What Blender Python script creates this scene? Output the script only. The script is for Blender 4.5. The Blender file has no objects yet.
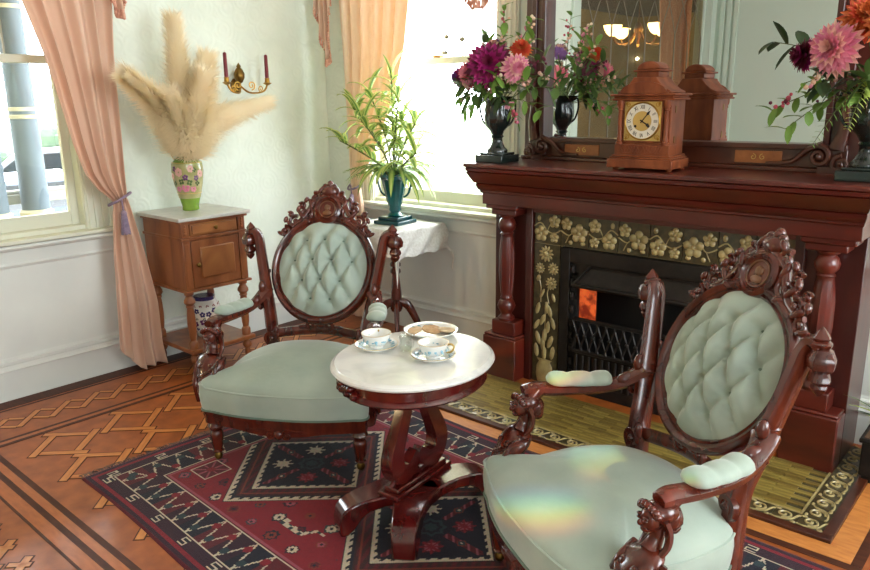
import bpy, bmesh, math, random
import numpy as np
from mathutils import Vector, Matrix
random.seed(7)
PI = math.pi
SC = bpy.context.scene
COL = SC.collection

# ------------------------------------------------------------------ camera
F_PX, PITCH, YAW, ROLL = 736.0, .2468, .7260, -.01365
_c, _s = math.cos, math.sin
fw = Vector((-_s(YAW)*_c(PITCH), _c(YAW)*_c(PITCH), -_s(PITCH)))
rt = Vector((_c(YAW), _s(YAW), 0)); up = rt.cross(fw)
r2 = rt*_c(ROLL) + up*_s(ROLL); u2 = up*_c(ROLL) - rt*_s(ROLL)
cam_data = bpy.data.cameras.new('camera'); cam = bpy.data.objects.new('camera', cam_data)
COL.objects.link(cam)
cam_data.sensor_width = 36; cam_data.lens = F_PX*36/870
M4 = Matrix((r2, u2, -fw)).transposed().to_4x4(); M4.translation = (0, 0, 1.5)
cam.matrix_world = M4
cam_data.clip_start = .02; cam_data.clip_end = 200
SC.camera = cam

# ------------------------------------------------------------------ sky, exposure
SC.view_settings.view_transform = 'Standard'
SC.view_settings.look = 'None'
SC.view_settings.gamma = 1
SC.view_settings.use_curve_mapping = False
SC.view_settings.exposure = 0.0
world = bpy.data.worlds.new('sky'); SC.world = world
world.use_nodes = True
bg = world.node_tree.nodes['Background']
bg.inputs[0].default_value = (.87, .945, 1.0, 1); bg.inputs[1].default_value = 18.5
SC.cycles.max_bounces = 10; SC.cycles.diffuse_bounces = 6; SC.cycles.glossy_bounces = 4
SC.cycles.transparent_max_bounces = 12; SC.cycles.transmission_bounces = 6
SC.cycles.sample_clamp_indirect = 8

def portal(loc, rot, sx, sy):
    l = bpy.data.lights.new('window_portal', 'AREA'); l.shape = 'RECTANGLE'; l.size = sx; l.size_y = sy
    l.cycles.is_portal = True
    o = bpy.data.objects.new('window_portal', l); COL.objects.link(o); o.location = loc; o.rotation_euler = rot
    return o
# window in the left wall, window beside the fireplace, one window out of view, and an unseen one added for fill light
portal((-4.24, 1.18, 1.7), (0, -PI/2, 0), 1.7, 1.06)
portal((-3.09, 3.64, 1.7), (-PI/2, 0, 0), 1.0, 1.7)
portal((2.36, 2.225, 1.74), (0, PI/2, 0), 1.78, 1.95)
portal((2.36, -1.4, 1.7), (0, PI/2, 0), 1.7, 1.2)

# ------------------------------------------------------------------ colours and materials
def S(r, g, b):
    return tuple((c/255)/12.92 if c <= 10 else ((c/255+.055)/1.055)**2.4 for c in (r, g, b))
MATS = {}
def mat(name, col, rough=.5, col2=None, scale=8., stretch=(1, 1, 1), detail=4., bump=0., bscale=None, metal=0.,
        coat=0., sheen=0., spec=.5, emis=None, estr=0., contrast=(.35, .65), trans=0., distort=0., attr=None, kind='noise'):
    m = bpy.data.materials.new(name); m.use_nodes = True; MATS[name] = m
    nt = m.node_tree; N = nt.nodes; L = nt.links
    b = N['Principled BSDF']
    b.inputs['Roughness'].default_value = rough; b.inputs['Metallic'].default_value = metal
    b.inputs['Coat Weight'].default_value = coat; b.inputs['Coat Roughness'].default_value = .12
    b.inputs['Sheen Weight'].default_value = sheen; b.inputs['Specular IOR Level'].default_value = spec
    b.inputs['Sheen Roughness'].default_value = .35
    b.inputs['Base Color'].default_value = (*col, 1)
    tc = N.new('ShaderNodeTexCoord'); mp = N.new('ShaderNodeMapping')
    L.new(tc.outputs['Object'], mp.inputs['Vector']); mp.inputs['Scale'].default_value = stretch
    tex = None
    if col2 is not None or bump or attr:
        if kind == 'voronoi':
            tex = N.new('ShaderNodeTexVoronoi'); tex.inputs['Scale'].default_value = scale; tout = tex.outputs['Distance']
        else:
            tex = N.new('ShaderNodeTexNoise'); tex.inputs['Scale'].default_value = scale
            tex.inputs['Detail'].default_value = detail; tex.inputs['Distortion'].default_value = distort; tout = tex.outputs['Fac']
        L.new(mp.outputs[0], tex.inputs['Vector'])
    if col2 is not None and not attr:
        cr = N.new('ShaderNodeValToRGB'); e = cr.color_ramp.elements
        e[0].position, e[1].position = contrast; e[0].color = (*col, 1); e[1].color = (*col2, 1)
        L.new(tout, cr.inputs[0]); L.new(cr.outputs[0], b.inputs['Base Color'])
    if attr:
        at = N.new('ShaderNodeAttribute'); at.attribute_name = attr
        mx = N.new('ShaderNodeMix'); mx.data_type = 'RGBA'; mx.blend_type = 'MULTIPLY'; mx.inputs[0].default_value = .5
        L.new(at.outputs['Color'], mx.inputs[6]); L.new(tex.outputs['Color'], mx.inputs[7])
        mn = N.new('ShaderNodeMix'); mn.data_type = 'RGBA'; mn.blend_type = 'MULTIPLY'; mn.inputs[0].default_value = 1
        mn.inputs[7].default_value = (1.25, 1.25, 1.25, 1)
        L.new(mx.outputs[2], mn.inputs[6]); L.new(mn.outputs[2], b.inputs['Base Color'])
    if bump:
        bt = N.new('ShaderNodeTexNoise'); bt.inputs['Scale'].default_value = bscale or scale; bt.inputs['Detail'].default_value = 3
        L.new(mp.outputs[0], bt.inputs['Vector'])
        bn = N.new('ShaderNodeBump'); bn.inputs['Strength'].default_value = bump; bn.inputs['Distance'].default_value = .01
        L.new(bt.outputs['Fac'], bn.inputs['Height']); L.new(bn.outputs[0], b.inputs['Normal'])
    if emis:
        b.inputs['Emission Color'].default_value = (*emis, 1); b.inputs['Emission Strength'].default_value = estr
    if trans:
        tr = N.new('ShaderNodeBsdfTranslucent'); tr.inputs[0].default_value = (*col, 1)
        mi = N.new('ShaderNodeMixShader'); mi.inputs[0].default_value = trans
        L.new(b.outputs[0], mi.inputs[1]); L.new(tr.outputs[0], mi.inputs[2])
        L.new(mi.outputs[0], N['Material Output'].inputs[0])
    return m
def glass_mat(name, tint=(1, 1, 1), refl=.06, rough=.02):
    m = bpy.data.materials.new(name); m.use_nodes = True; MATS[name] = m
    nt = m.node_tree; N = nt.nodes; L = nt.links; N.remove(N['Principled BSDF'])
    t = N.new('ShaderNodeBsdfTransparent'); t.inputs[0].default_value = (*tint, 1)
    g = N.new('ShaderNodeBsdfGlossy'); g.inputs['Roughness'].default_value = rough
    mi = N.new('ShaderNodeMixShader'); mi.inputs[0].default_value = refl
    L.new(t.outputs[0], mi.inputs[1]); L.new(g.outputs[0], mi.inputs[2]); L.new(mi.outputs[0], N['Material Output'].inputs[0])
    return m

mat('wallpaper', S(218, 226, 212), .85, S(226, 233, 220), 5, bump=0)
mat('wainscot', S(215, 217, 211), .6, S(223, 225, 218), 3)
mat('trim_paint', S(216, 216, 196), .45)
mat('ceiling_paint', S(240, 238, 230), .9)
mat('mint_paint', S(200, 214, 200), .6)
mat('olive_paint', S(150, 135, 75), .7, S(165, 150, 90), 2)
mat('dark_panel', S(70, 45, 28), .5)
WOODF = dict(scale=5, stretch=(1, 1, 1), detail=6)
mat('floor_wood', S(136, 68, 26), .42, S(172, 92, 38), 9, (1.5, 1.5, 1), 6, coat=.12, contrast=(.3, .7))
mat('strip_wood', S(184, 110, 52), .42, S(206, 134, 68), 14, (1, 4, 1), 5, coat=.1)
mat('dark_strip', S(66, 32, 18), .5, S(84, 42, 24), 14, (1, 4, 1), 5, spec=.3)
mat('mid_strip', S(160, 84, 34), .42, S(180, 100, 44), 14, (1, 4, 1), 5, coat=.1)
mat('mahogany', S(62, 20, 12), .26, S(96, 36, 20), 26, (1, 1, .25), 5, coat=.5)
mat('mahogany_red', S(66, 14, 14), .2, S(92, 22, 18), 18, (1, 1, .3), 4, coat=.6)
mat('mantel_wood', S(70, 21, 14), .3, S(96, 32, 20), 10, (.35, 1, 1), 5, coat=.35)
mat('mantel_dark', S(58, 18, 13), .34, S(76, 26, 18), 10, (1, 1, .3), 5, coat=.3)
mat('frame_wood', S(62, 28, 18), .32, S(82, 40, 24), 12, (.4, 1, 1), 5, coat=.3)
mat('mahogany_gilt', S(96, 58, 34), .4, S(120, 78, 46), 30, coat=.3)
mat('inlay', S(140, 80, 40), .4, S(160, 96, 50), 30)
mat('clock_wood', S(104, 50, 26), .5, S(134, 70, 38), 22, (1, 1, .3), 5, spec=.3)
mat('cabinet_wood', S(122, 68, 36), .38, S(160, 96, 54), 10, (1, 1, .2), 6, coat=.25, distort=.6)
mat('cabinet_panel', S(136, 82, 44), .36, S(172, 112, 64), 7, (1, .6, .4), 6, coat=.25, distort=1.2)
mat('brass', S(170, 130, 60), .3, metal=1.)
mat('old_brass', S(120, 92, 46), .38, metal=1.)
mat('gold_trim', S(196, 164, 96), .35, metal=.6)
mat('velvet', S(152, 166, 154), .8, S(174, 186, 172), 3.5, sheen=.55, bump=.08, bscale=60)
mat('velvet_dark', S(100, 118, 104), .85, sheen=.4)
mat('marble', S(232, 230, 224), .16, S(206, 204, 202), 7, detail=8, contrast=(.45, .8), coat=.3, distort=1.5)
mat('cabinet_marble', S(206, 204, 196), .3, S(180, 178, 172), 9, detail=8, contrast=(.45, .8), distort=1.5)
mat('porcelain', S(240, 240, 236), .12, coat=.5)
mat('iron', S(34, 30, 28), .5, S(46, 40, 36), 20, metal=.5, bump=.2, bscale=40)
mat('iron_deep', S(14, 12, 12), .8)
mat('orange_glow', S(120, 34, 16), .4, S(250, 110, 50), 22, emis=S(230, 80, 30), estr=.55)
_n = MATS['orange_glow'].node_tree; _n.links.new([x for x in _n.nodes if x.type == 'VALTORGB'][0].outputs[0], _n.nodes['Principled BSDF'].inputs['Emission Color'])
mat('tile_dark', S(84, 74, 46), .3, S(56, 50, 32), 30, coat=.5)
mat('tile_gold', S(178, 160, 110), .35, S(150, 132, 86), 25, coat=.4)
mat('hearth_tile', S(120, 102, 46), .3, S(160, 138, 72), 14, (.6, 3, 1), coat=.35)
mat('hearth_tile_b', S(98, 80, 36), .3, S(130, 108, 54), 14, (.6, 3, 1), coat=.35)
mat('grout', S(70, 60, 34), .8)
mat('curtain', S(238, 206, 182), .8, S(232, 196, 170), 3, sheen=.3, trans=.25)
mat('curtain_sheer', S(246, 224, 196), .85, S(240, 214, 182), 60, (1, 1, .3), trans=.18)
mat('fringe', S(196, 134, 112), .9, S(226, 176, 150), 60)
mat('tassel', S(120, 104, 124), .8, S(150, 130, 148), 50)
mat('pampas', S(255, 247, 226), .9, S(253, 238, 208), 6, trans=.5)
mat('pampas_stem', S(190, 160, 110), .8)
mat('vase_green', S(112, 150, 44), .2, S(140, 172, 60), 6, coat=.6)
mat('vase_band', S(196, 186, 140), .25, S(150, 150, 84), 12, coat=.5)
mat('teal_glaze', S(12, 92, 92), .22, S(8, 70, 74), 8, coat=.6)
mat('teal_dark', S(10, 62, 68), .3, coat=.4)
mat('black_urn', S(14, 22, 20), .16, S(24, 36, 32), 10, coat=.6)
mat('leaf', S(96, 134, 52), .5, S(126, 158, 70), 8, trans=.25)
mat('leaf_dark', S(66, 92, 42), .5, S(90, 116, 56), 8, trans=.2)
mat('leaf_deep', S(40, 62, 34), .5, S(56, 80, 42), 8, trans=.15)
mat('leaf_cream', S(196, 200, 116), .5, S(178, 190, 100), 8, trans=.3)
mat('fern', S(188, 202, 100), .55, S(164, 184, 80), 8, trans=.3)
mat('stem', S(90, 100, 50), .6)
mat('twig', S(96, 70, 50), .7)
for n, a, b in (('magenta', (150, 20, 96), (180, 36, 120)), ('pink', (216, 120, 150), (234, 160, 176)), ('orange', (196, 92, 40), (216, 118, 56)),
                ('yellow', (222, 178, 60), (232, 196, 90)), ('burgundy', (92, 14, 44), (116, 22, 58)), ('violet', (120, 70, 140), (150, 96, 168)),
                ('red_orange', (204, 66, 40), (222, 90, 56)), ('blush', (230, 170, 160), (238, 196, 180)), ('berry', (222, 170, 140), (240, 220, 190)), ('rose', (190, 70, 90), (210, 100, 116))):
    mat('petal_'+n, S(*a), .6, S(*b), 12, trans=.2)
mat('candle', S(110, 18, 28), .45)
mat('wick', S(230, 220, 200), .8)
mat('lace', S(236, 234, 228), .85, S(214, 210, 200), 70, bump=.5, bscale=80, trans=.15)
mat('rug', (1, 1, 1), .95, attr='weave', scale=90, detail=2, bump=.35, bscale=260, sheen=.15)
mat('rug_fringe', S(70, 50, 50), .9, S(130, 110, 100), 40)
mat('cookie', S(206, 170, 128), .8, S(186, 146, 104), 40, bump=.5)
mat('cookie_light', S(222, 196, 160), .8, S(206, 176, 138), 40, bump=.5)
mat('blue_flower', S(110, 160, 184), .25, S(150, 190, 204), 40, coat=.4)
mat('blue_pale', S(176, 200, 208), .25, coat=.4)
mat('jar_white', S(226, 222, 212), .2, coat=.5)
mat('jar_blue', S(50, 44, 100), .25, coat=.5)
mat('jar_plum', S(100, 50, 96), .25, coat=.5)
mat('jar_red', S(140, 50, 50), .25, coat=.5)
mat('column_paint', S(82, 94, 102), .7, S(92, 104, 112), 5)
mat('cream_paint', S(190, 180, 150), .7)
mat('rail_white', S(170, 168, 158), .7)
mat('porch_floor', S(120, 120, 116), .8)
mat('grass', S(90, 104, 70), .9)
mat('road', S(110, 110, 108), .9)
mat('hedge', S(50, 66, 50), .9, S(70, 88, 66), 12)
mat('car_blue', S(20, 48, 74), .25, coat=.8)
mat('car_dark', S(20, 26, 30), .25, coat=.8)
mat('tyre', S(16, 16, 16), .9)
mat('lamp_glass', S(255, 236, 200), .4, emis=S(255, 214, 150), estr=9)
mat('lead', S(150, 146, 130), .5, metal=.4)
mat('dial', S(214, 206, 188), .5)
mat('dial_gold', S(186, 156, 92), .35, metal=.5)
mat('ink', S(24, 18, 16), .6)
glass_mat('window_glass', refl=.05)
glass_mat('leaded_glass', (.86, .84, .74), .1, .05)
glass_mat('clock_glass', refl=.04)
m = mat('mirror', (.93, .94, .93), .0, metal=1.)

# scalloped relief of the wallpaper: bump only
def wallpaper_relief():
    m = MATS['wallpaper']; nt = m.node_tree; N = nt.nodes; L = nt.links
    tc = N.new('ShaderNodeTexCoord'); v = N.new('ShaderNodeTexVoronoi'); v.inputs['Scale'].default_value = 9
    mp = N.new('ShaderNodeMapping'); L.new(tc.outputs['Object'], mp.inputs[0]); L.new(mp.outputs[0], v.inputs['Vector'])
    mm = N.new('ShaderNodeMath'); mm.operation = 'MULTIPLY'; mm.inputs[1].default_value = 26
    sn = N.new('ShaderNodeMath'); sn.operation = 'SINE'
    L.new(v.outputs['Distance'], mm.inputs[0]); L.new(mm.outputs[0], sn.inputs[0])
    bn = N.new('ShaderNodeBump'); bn.inputs['Strength'].default_value = .16; bn.inputs['Distance'].default_value = .004
    L.new(sn.outputs[0], bn.inputs['Height']); L.new(bn.outputs[0], N['Principled BSDF'].inputs['Normal'])
wallpaper_relief()

# ------------------------------------------------------------------ mesh helpers
def catmull(P, k=6, closed=False):
    P = [Vector(p) for p in P]; n = len(P); out = []
    rng = range(n if closed else n-1)
    for i in rng:
        if closed: p0, p1, p2, p3 = P[i-1], P[i], P[(i+1) % n], P[(i+2) % n]
        else: p0, p1, p2, p3 = P[max(i-1, 0)], P[i], P[i+1], P[min(i+2, n-1)]
        for j in range(k):
            t = j/k
            out.append(.5*((2*p1)+(p2-p0)*t+(2*p0-5*p1+4*p2-p3)*t*t+(3*p1-p0-3*p2+p3)*t**3))
    if not closed: out.append(P[-1])
    return out
class MB:
    def __init__(self): self.v = []; self.f = []; self.mi = []; self.mx = None; self.cur = 0
    def add(self, vs, fs):
        o = len(self.v)
        if self.mx is not None: vs = [self.mx @ Vector(p) for p in vs]
        self.v += [tuple(p) for p in vs]; self.f += [tuple(i+o for i in f) for f in fs]; self.mi += [self.cur]*len(fs)
        return self
    def box(self, x0, x1, y0, y1, z0, z1):
        vs = [(x, y, z) for z in (z0, z1) for y in (y0, y1) for x in (x0, x1)]
        return self.add(vs, [(0, 2, 3, 1), (4, 5, 7, 6), (0, 1, 5, 4), (2, 6, 7, 3), (0, 4, 6, 2), (1, 3, 7, 5)])
    def prism(self, poly, a, b, plane='xy'):
        n = len(poly)
        def P(q, w): return {'xy': (q[0], q[1], w), 'xz': (q[0], w, q[1]), 'yz': (w, q[0], q[1])}[plane]
        vs = [P(q, a) for q in poly]+[P(q, b) for q in poly]
        return self.add(vs, [tuple(range(n-1, -1, -1)), tuple(range(n, 2*n))]+[(i, (i+1) % n, n+(i+1) % n, n+i) for i in range(n)])
    def tube(self, pts, rad, n=8, closed=False, sq=(1, 1), caps=True, upv=None):
        pts = [Vector(p) for p in pts]; m = len(pts)
        if not hasattr(rad, '__len__'): rad = [rad]*m
        if len(rad) != m: rad = list(np.interp(np.linspace(0, 1, m), np.linspace(0, 1, len(rad)), rad))
        T = []
        for i in range(m):
            a = pts[i-1] if (i or closed) else pts[0]; b = pts[(i+1) % m] if (i < m-1 or closed) else pts[-1]
            d = (b-a); T.append(d.normalized() if d.length > 1e-9 else Vector((0, 0, 1)))
        ref = Vector(upv) if upv else (Vector((0, 0, 1)) if abs(T[0].z) < .9 else Vector((0, 1, 0)))
        x = T[0].cross(ref).normalized(); vs = []
        for i in range(m):
            if upv:
                x = T[i].cross(ref)
                x = x.normalized() if x.length > 1e-6 else Vector((1, 0, 0))
            else:
                x = (x - T[i]*x.dot(T[i])); x = x.normalized() if x.length > 1e-6 else T[i].orthogonal().normalized()
            y = T[i].cross(x)
            for k in range(n):
                a = 2*PI*(k+.5)/n
                vs.append(pts[i]+x*(rad[i]*sq[0]*math.cos(a))+y*(rad[i]*sq[1]*math.sin(a)))
        fs = []
        for i in range(m if closed else m-1):
            j = (i+1) % m
            for k in range(n): fs.append((i*n+k, i*n+(k+1) % n, j*n+(k+1) % n, j*n+k))
        if caps and not closed: fs += [tuple(range(n-1, -1, -1)), tuple(range((m-1)*n, m*n))]
        return self.add(vs, fs)
    def lathe(self, prof, n=20, c=(0, 0, 0), flute=0, famp=.06, frange=None, sx=1, sy=1, axis=None):
        vs = []
        for r, z in prof:
            for k in range(n):
                a = 2*PI*k/n; rr = r
                if flute and (frange is None or frange[0] <= z <= frange[1]): rr = r*(1-famp*abs(math.sin(flute*a/2)))
                vs.append((rr*math.cos(a)*sx, rr*math.sin(a)*sy, z))
        if axis is not None:
            q = Vector((0, 0, 1)).rotation_difference(Vector(axis)); vs = [q @ Vector(p) for p in vs]
        vs = [(p[0]+c[0], p[1]+c[1], p[2]+c[2]) for p in vs]
        m = len(prof); fs = []
        for i in range(m-1):
            for k in range(n): fs.append((i*n+k, i*n+(k+1) % n, (i+1)*n+(k+1) % n, (i+1)*n+k))
        fs += [tuple(range(n-1, -1, -1)), tuple(range((m-1)*n, m*n))]
        return self.add(vs, fs)
    def ball(self, c, r, nu=10, nv=7, rot=None):
        if not hasattr(r, '__len__'): r = (r, r, r)
        vs = [Vector((0, 0, -r[2]))]
        for j in range(1, nv):
            t = -PI/2+PI*j/nv
            for k in range(nu):
                a = 2*PI*k/nu; vs.append(Vector((r[0]*math.cos(t)*math.cos(a), r[1]*math.cos(t)*math.sin(a), r[2]*math.sin(t))))
        vs.append(Vector((0, 0, r[2])))
        if rot is not None: vs = [rot @ p for p in vs]
        vs = [p+Vector(c) for p in vs]; fs = []
        for k in range(nu): fs.append((0, 1+(k+1) % nu, 1+k))
        for j in range(nv-2):
            for k in range(nu): a = 1+j*nu; fs.append((a+k, a+(k+1) % nu, a+nu+(k+1) % nu, a+nu+k))
        t = len(vs)-1; a = 1+(nv-2)*nu
        for k in range(nu): fs.append((a+k, a+(k+1) % nu, t))
        return self.add(vs, fs)
    def grid(self, fn, nu, nv, closed_u=False):
        vs = [fn(i/nu, j/nv) for j in range(nv+1) for i in range(nu+1)]
        return self.add(vs, [(j*(nu+1)+i, j*(nu+1)+i+1, (j+1)*(nu+1)+i+1, (j+1)*(nu+1)+i) for j in range(nv) for i in range(nu)])
    def mesh(self, name, mats, smooth=40, fix=True):
        me = bpy.data.meshes.new(name); me.from_pydata(self.v, [], self.f)
        if not isinstance(mats, (list, tuple)): mats = [mats]
        for q in mats: me.materials.append(MATS[q])
        if len(mats) > 1: me.polygons.foreach_set('material_index', self.mi)
        if fix:
            b = bmesh.new(); b.from_mesh(me); bmesh.ops.recalc_face_normals(b, faces=b.faces); b.to_mesh(me); b.free()
        if smooth: me.shade_smooth(); me.set_sharp_from_angle(angle=math.radians(smooth))
        me.update(); return me
    def build(self, name, mats, parent=None, smooth=40, bevel=0, seg=2, fix=True, sub=0, solid=0):
        return link(name, self.mesh(name, mats, smooth, fix), parent, bevel, seg, sub, solid)
def link(name, me, parent=None, bevel=0, seg=2, sub=0, solid=0):
    o = bpy.data.objects.new(name, me); COL.objects.link(o)
    if parent is not None: o.parent = parent
    if solid:
        s = o.modifiers.new('solid', 'SOLIDIFY'); s.thickness = solid; s.offset = 0
    if bevel:
        b = o.modifiers.new('bevel', 'BEVEL'); b.width = bevel; b.segments = seg; b.limit_method = 'ANGLE'; b.angle_limit = math.radians(40)
    if sub:
        s = o.modifiers.new('sub', 'SUBSURF'); s.levels = sub; s.render_levels = sub
    return o
def tag(o, label=None, cat=None, group=None, kind=None):
    if label: o['label'] = label
    if cat: o['category'] = cat
    if group: o['group'] = group
    if kind: o['kind'] = kind
    return o
def thing(name, label, cat, loc=(0, 0, 0), rz=0, group=None):
    o = bpy.data.objects.new(name, None); COL.objects.link(o); o.empty_display_size = .05
    o.location = loc; o.rotation_euler = (0, 0, rz)
    return tag(o, label, cat, group)
def copy_tree(o, parent=None):
    c = o.copy(); COL.objects.link(c); c.parent = parent
    for ch in [x for x in o.children]: copy_tree(ch, c)
    return c
def struct(o): o['kind'] = 'structure'; return o
def spiral(cu, cv, r0, r1, a0, turns, n=22):
    return [(cu+(r0+(r1-r0)*i/n)*math.cos(a0+turns*2*PI*i/n), cv+(r0+(r1-r0)*i/n)*math.sin(a0+turns*2*PI*i/n)) for i in range(n+1)]

# ================================================================== THE SETTING
XL, YB, XR, YR, ZC = -4.08, 3.48, 2.2, -3.5, 3.0
def wall_mesh(plane, a, b, u0, u1, z0, z1, holes):
    """a wall slab from a to b across its thickness, with rectangular openings (u0,u1,z0,z1)"""
    mb = MB(); us = sorted({u0, u1, *[h[0] for h in holes], *[h[1] for h in holes]}); zs = sorted({z0, z1, *[h[2] for h in holes], *[h[3] for h in holes]})
    for i in range(len(us)-1):
        for j in range(len(zs)-1):
            cu, cz = (us[i]+us[i+1])/2, (zs[j]+zs[j+1])/2
            if any(h[0] < cu < h[1] and h[2] < cz < h[3] for h in holes): continue
            if plane == 'x': mb.box(a, b, us[i], us[i+1], zs[j], zs[j+1])
            else: mb.box(us[i], us[i+1], a, b, zs[j], zs[j+1])
    return mb
W1 = (.65, 1.72, .86, 2.55); W2 = (-3.62, -2.59, .86, 2.55); W3 = (1.25, 3.2, .86, 2.62); W5 = (-2.0, -.8, .86, 2.55)
OPEN = (-3.3, .05, .0, 2.78)
floor = struct(MB().box(XL-.2, XR+.2, YR-.2, YB+.2, -.12, 0).build('floor', 'floor_wood', smooth=0))
struct(MB().box(XL-.2, XR+.2, YR-.2, YB+.2, ZC, ZC+.12).build('ceiling', 'ceiling_paint', smooth=0))
wl = struct(wall_mesh('x', XL-.18, XL, YR-.18, YB+.18, 0, ZC, [W1, OPEN]).build('wall_left', 'wallpaper', smooth=0, fix=False))
wb = struct(wall_mesh('y', YB, YB+.18, XL, XR+.18, 0, ZC, [W2]).build('wall_back', 'wallpaper', smooth=0, fix=False))
struct(wall_mesh('x', XR, XR+.18, YR-.18, YB, 0, ZC, [W3, W5]).build('wall_right', 'wallpaper', smooth=0, fix=False))
wr = struct(wall_mesh('y', YR-.18, YR, XL, XR, 0, ZC, []).build('wall_rear', 'mint_paint', smooth=0, fix=False))

def run(name, plane, face, sgn, u0, u1, prof, m='wainscot'):
    """a moulding run: profile of (projection, z) extruded along the wall"""
    mb = MB(); poly = [(face-sgn*.012, prof[0][1])]+[(face+sgn*p, z) for p, z in prof]+[(face-sgn*.012, prof[-1][1])]
    if plane == 'x':
        n = len(poly); vs = [(q[0], u0, q[1]) for q in poly]+[(q[0], u1, q[1]) for q in poly]
    else:
        n = len(poly); vs = [(u0, q[0], q[1]) for q in poly]+[(u1, q[0], q[1]) for q in poly]
    mb.add(vs, [tuple(range(n)), tuple(range(2*n-1, n-1, -1))]+[(i, i+n, (i+1) % n+n, (i+1) % n) for i in range(n)])
    return struct(mb.build(name, m, smooth=25))
BASE = [(.025, 0), (.025, .15), (.034, .153), (.036, .162), (.026, .17), (.02, .185), (.026, .19), (.026, .205), (.012, .212), (.008, .225)]
RAIL = [(.008, .69), (.014, .694), (.02, .705), (.012, .715), (.012, .775), (.03, .782), (.07, .79), (.078, .80), (.07, .812), (.05, .818)]
run('baseboard_left', 'x', XL, 1, .05, YB, BASE); run('baseboard_back', 'y', YB, -1, XL, XR, BASE); run('baseboard_right', 'x', XR, -1, YR, YB, BASE)
run('trim_1', 'x', XL, 1, .3, 1.89, RAIL); run('trim_2', 'y', YB, -1, -3.80, -2.36, RAIL); run('trim_3', 'x', XR, -1, YR, YB, RAIL)
run('trim_4', 'y', YB, -1, -.66, XR, RAIL); run('baseboard_rear', 'y', YR, 1, XL, XR, BASE)
struct(MB().box(XL, XL+.008, .3, 1.89, .2, .70).build('trim_5', 'wainscot', smooth=0))
struct(MB().box(-3.80, XR, YB-.008, YB, .2, .70).build('trim_6', 'wainscot', smooth=0))

def window(name, plane, face, sgn, W, cames=0):
    """double-hung sash window: root empty at the sill, frame, casing, sashes, panes, lead lines"""
    u0, u1, z0, z1 = W; root = bpy.data.objects.new(name, None); COL.objects.link(root); struct(root)
    root.location = (face, (u0+u1)/2, z0) if plane == 'x' else ((u0+u1)/2, face, z0)
    inv = Matrix.Translation(-root.location)
    def B(mb, ua, ub, pa, pb, za, zb):
        mb.mx = inv
        lo, hi = sorted((face+sgn*pa, face+sgn*pb))
        if plane == 'x': mb.box(lo, hi, ua, ub, za, zb)
        else: mb.box(ua, ub, lo, hi, za, zb)
        return mb
    for k, (ua, ub) in enumerate(((u0-.15, u0), (u1, u1+.15))):
        mb = B(MB(), ua, ub, 0, .022, .82, z1+.02); c = (ua+ub)/2
        for off in (-.055, -.02, .02, .055): B(mb, c+off-.008, c+off+.008, .02, .03, .82, z1+.02)
        B(mb, (ub-.012 if k == 0 else ua-.004), (ub+.004 if k == 0 else ua+.012), -.175, .01, z0-.04, z1+.003)
        mb.build('casing', 'trim_paint', root, bevel=.003)
    B(B(MB(), u0-.17, u1+.17, 0, .035, z1, z1+.16), u0-.19, u1+.19, 0, .06, z1+.14, z1+.18).build('head_casing', 'trim_paint', root, bevel=.003)
    B(B(MB(), u0-.19, u1+.19, -.01, .085, .818, .84), u0-.006, u1+.006, -.17, .004, .80, .864).build('sill', 'trim_paint', root, bevel=.005)
    zm = 1.73
    for nm, za, zb, p in (('lower_sash', z0, zm+.02, -.06), ('upper_sash', zm-.02, z1, -.10)):
        mb = MB(); s = .045
        B(mb, u0, u0+s, p-.035, p, za, zb); B(mb, u1-s, u1, p-.035, p, za, zb)
        B(mb, u0+s, u1-s, p-.034, p-.001, za, za+(.075 if nm[0] == 'l' else .04)); B(mb, u0+s, u1-s, p-.034, p-.001, zb-.04, zb)
        so = mb.build(nm, 'trim_paint', root, bevel=.003)
        B(MB(), u0+s, u1-s, p-.02, p-.016, za+.04, zb-.04).build('pane', 'window_glass', so, smooth=0)
        if cames and nm[0] == 'u':
            for i in range(1, cames):
                u = u0+s+(u1-u0-2*s)*i/cames
                B(MB(), u-.004, u+.004, p-.024, p-.012, za+.04, zb-.04).build('lead_came', 'lead', so, smooth=0)
        if nm[0] == 'l':
            c = (u0+u1)/2; mb = MB(); B(mb, c-.03, c+.03, p-.03, p+.004, zb, zb+.012); mb.build('sash_lock', 'old_brass', so, bevel=.002)
    return root
window('window_1', 'x', XL, 1, W1, 5); window('window_2', 'y', YB, -1, W2, 6)
window('window_3', 'x', XR, -1, W3, 6); window('window_fill', 'x', XR, -1, W5, 5)  # the second one is unseen, added to light the rear wall and room

# --- wide doorway with a leaded glass screen, and the darker hall beyond it (seen in the mirror)
scr = struct(bpy.data.objects.new('door_1', None)); COL.objects.link(scr); scr.location = (XL-.09, (OPEN[0]+OPEN[1])/2, 0)
inv = Matrix.Translation(-scr.location)
mb = MB(); mb.mx = inv
for u in (OPEN[0]-.13, OPEN[1]-.01): mb.box(XL-.2, XL+.03, u, u+.14, 0, 2.77)
mb.box(XL-.199, XL+.032, OPEN[0]-.14, OPEN[1]+.14, 2.765, 2.92)
mb.build('casing', 'mint_paint', scr, bevel=.006)
mb = MB(); mb.mx = inv; mb.box(XL-.12, XL-.06, OPEN[0], OPEN[1], 0, .78)
for u in (OPEN[0], OPEN[1]-.05): mb.box(XL-.115, XL-.065, u, u+.05, .78, 2.76)
mb.build('screen_frame', 'mint_paint', scr, bevel=.004)
mb = MB(); mb.mx = inv; mb.box(XL-.093, XL-.089, OPEN[0]+.05, OPEN[1]-.05, .78, 2.76).build('leaded_pane', 'leaded_glass', scr, smooth=0)
npan = 8; wp = (OPEN[1]-OPEN[0]-.1)/npan
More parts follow.
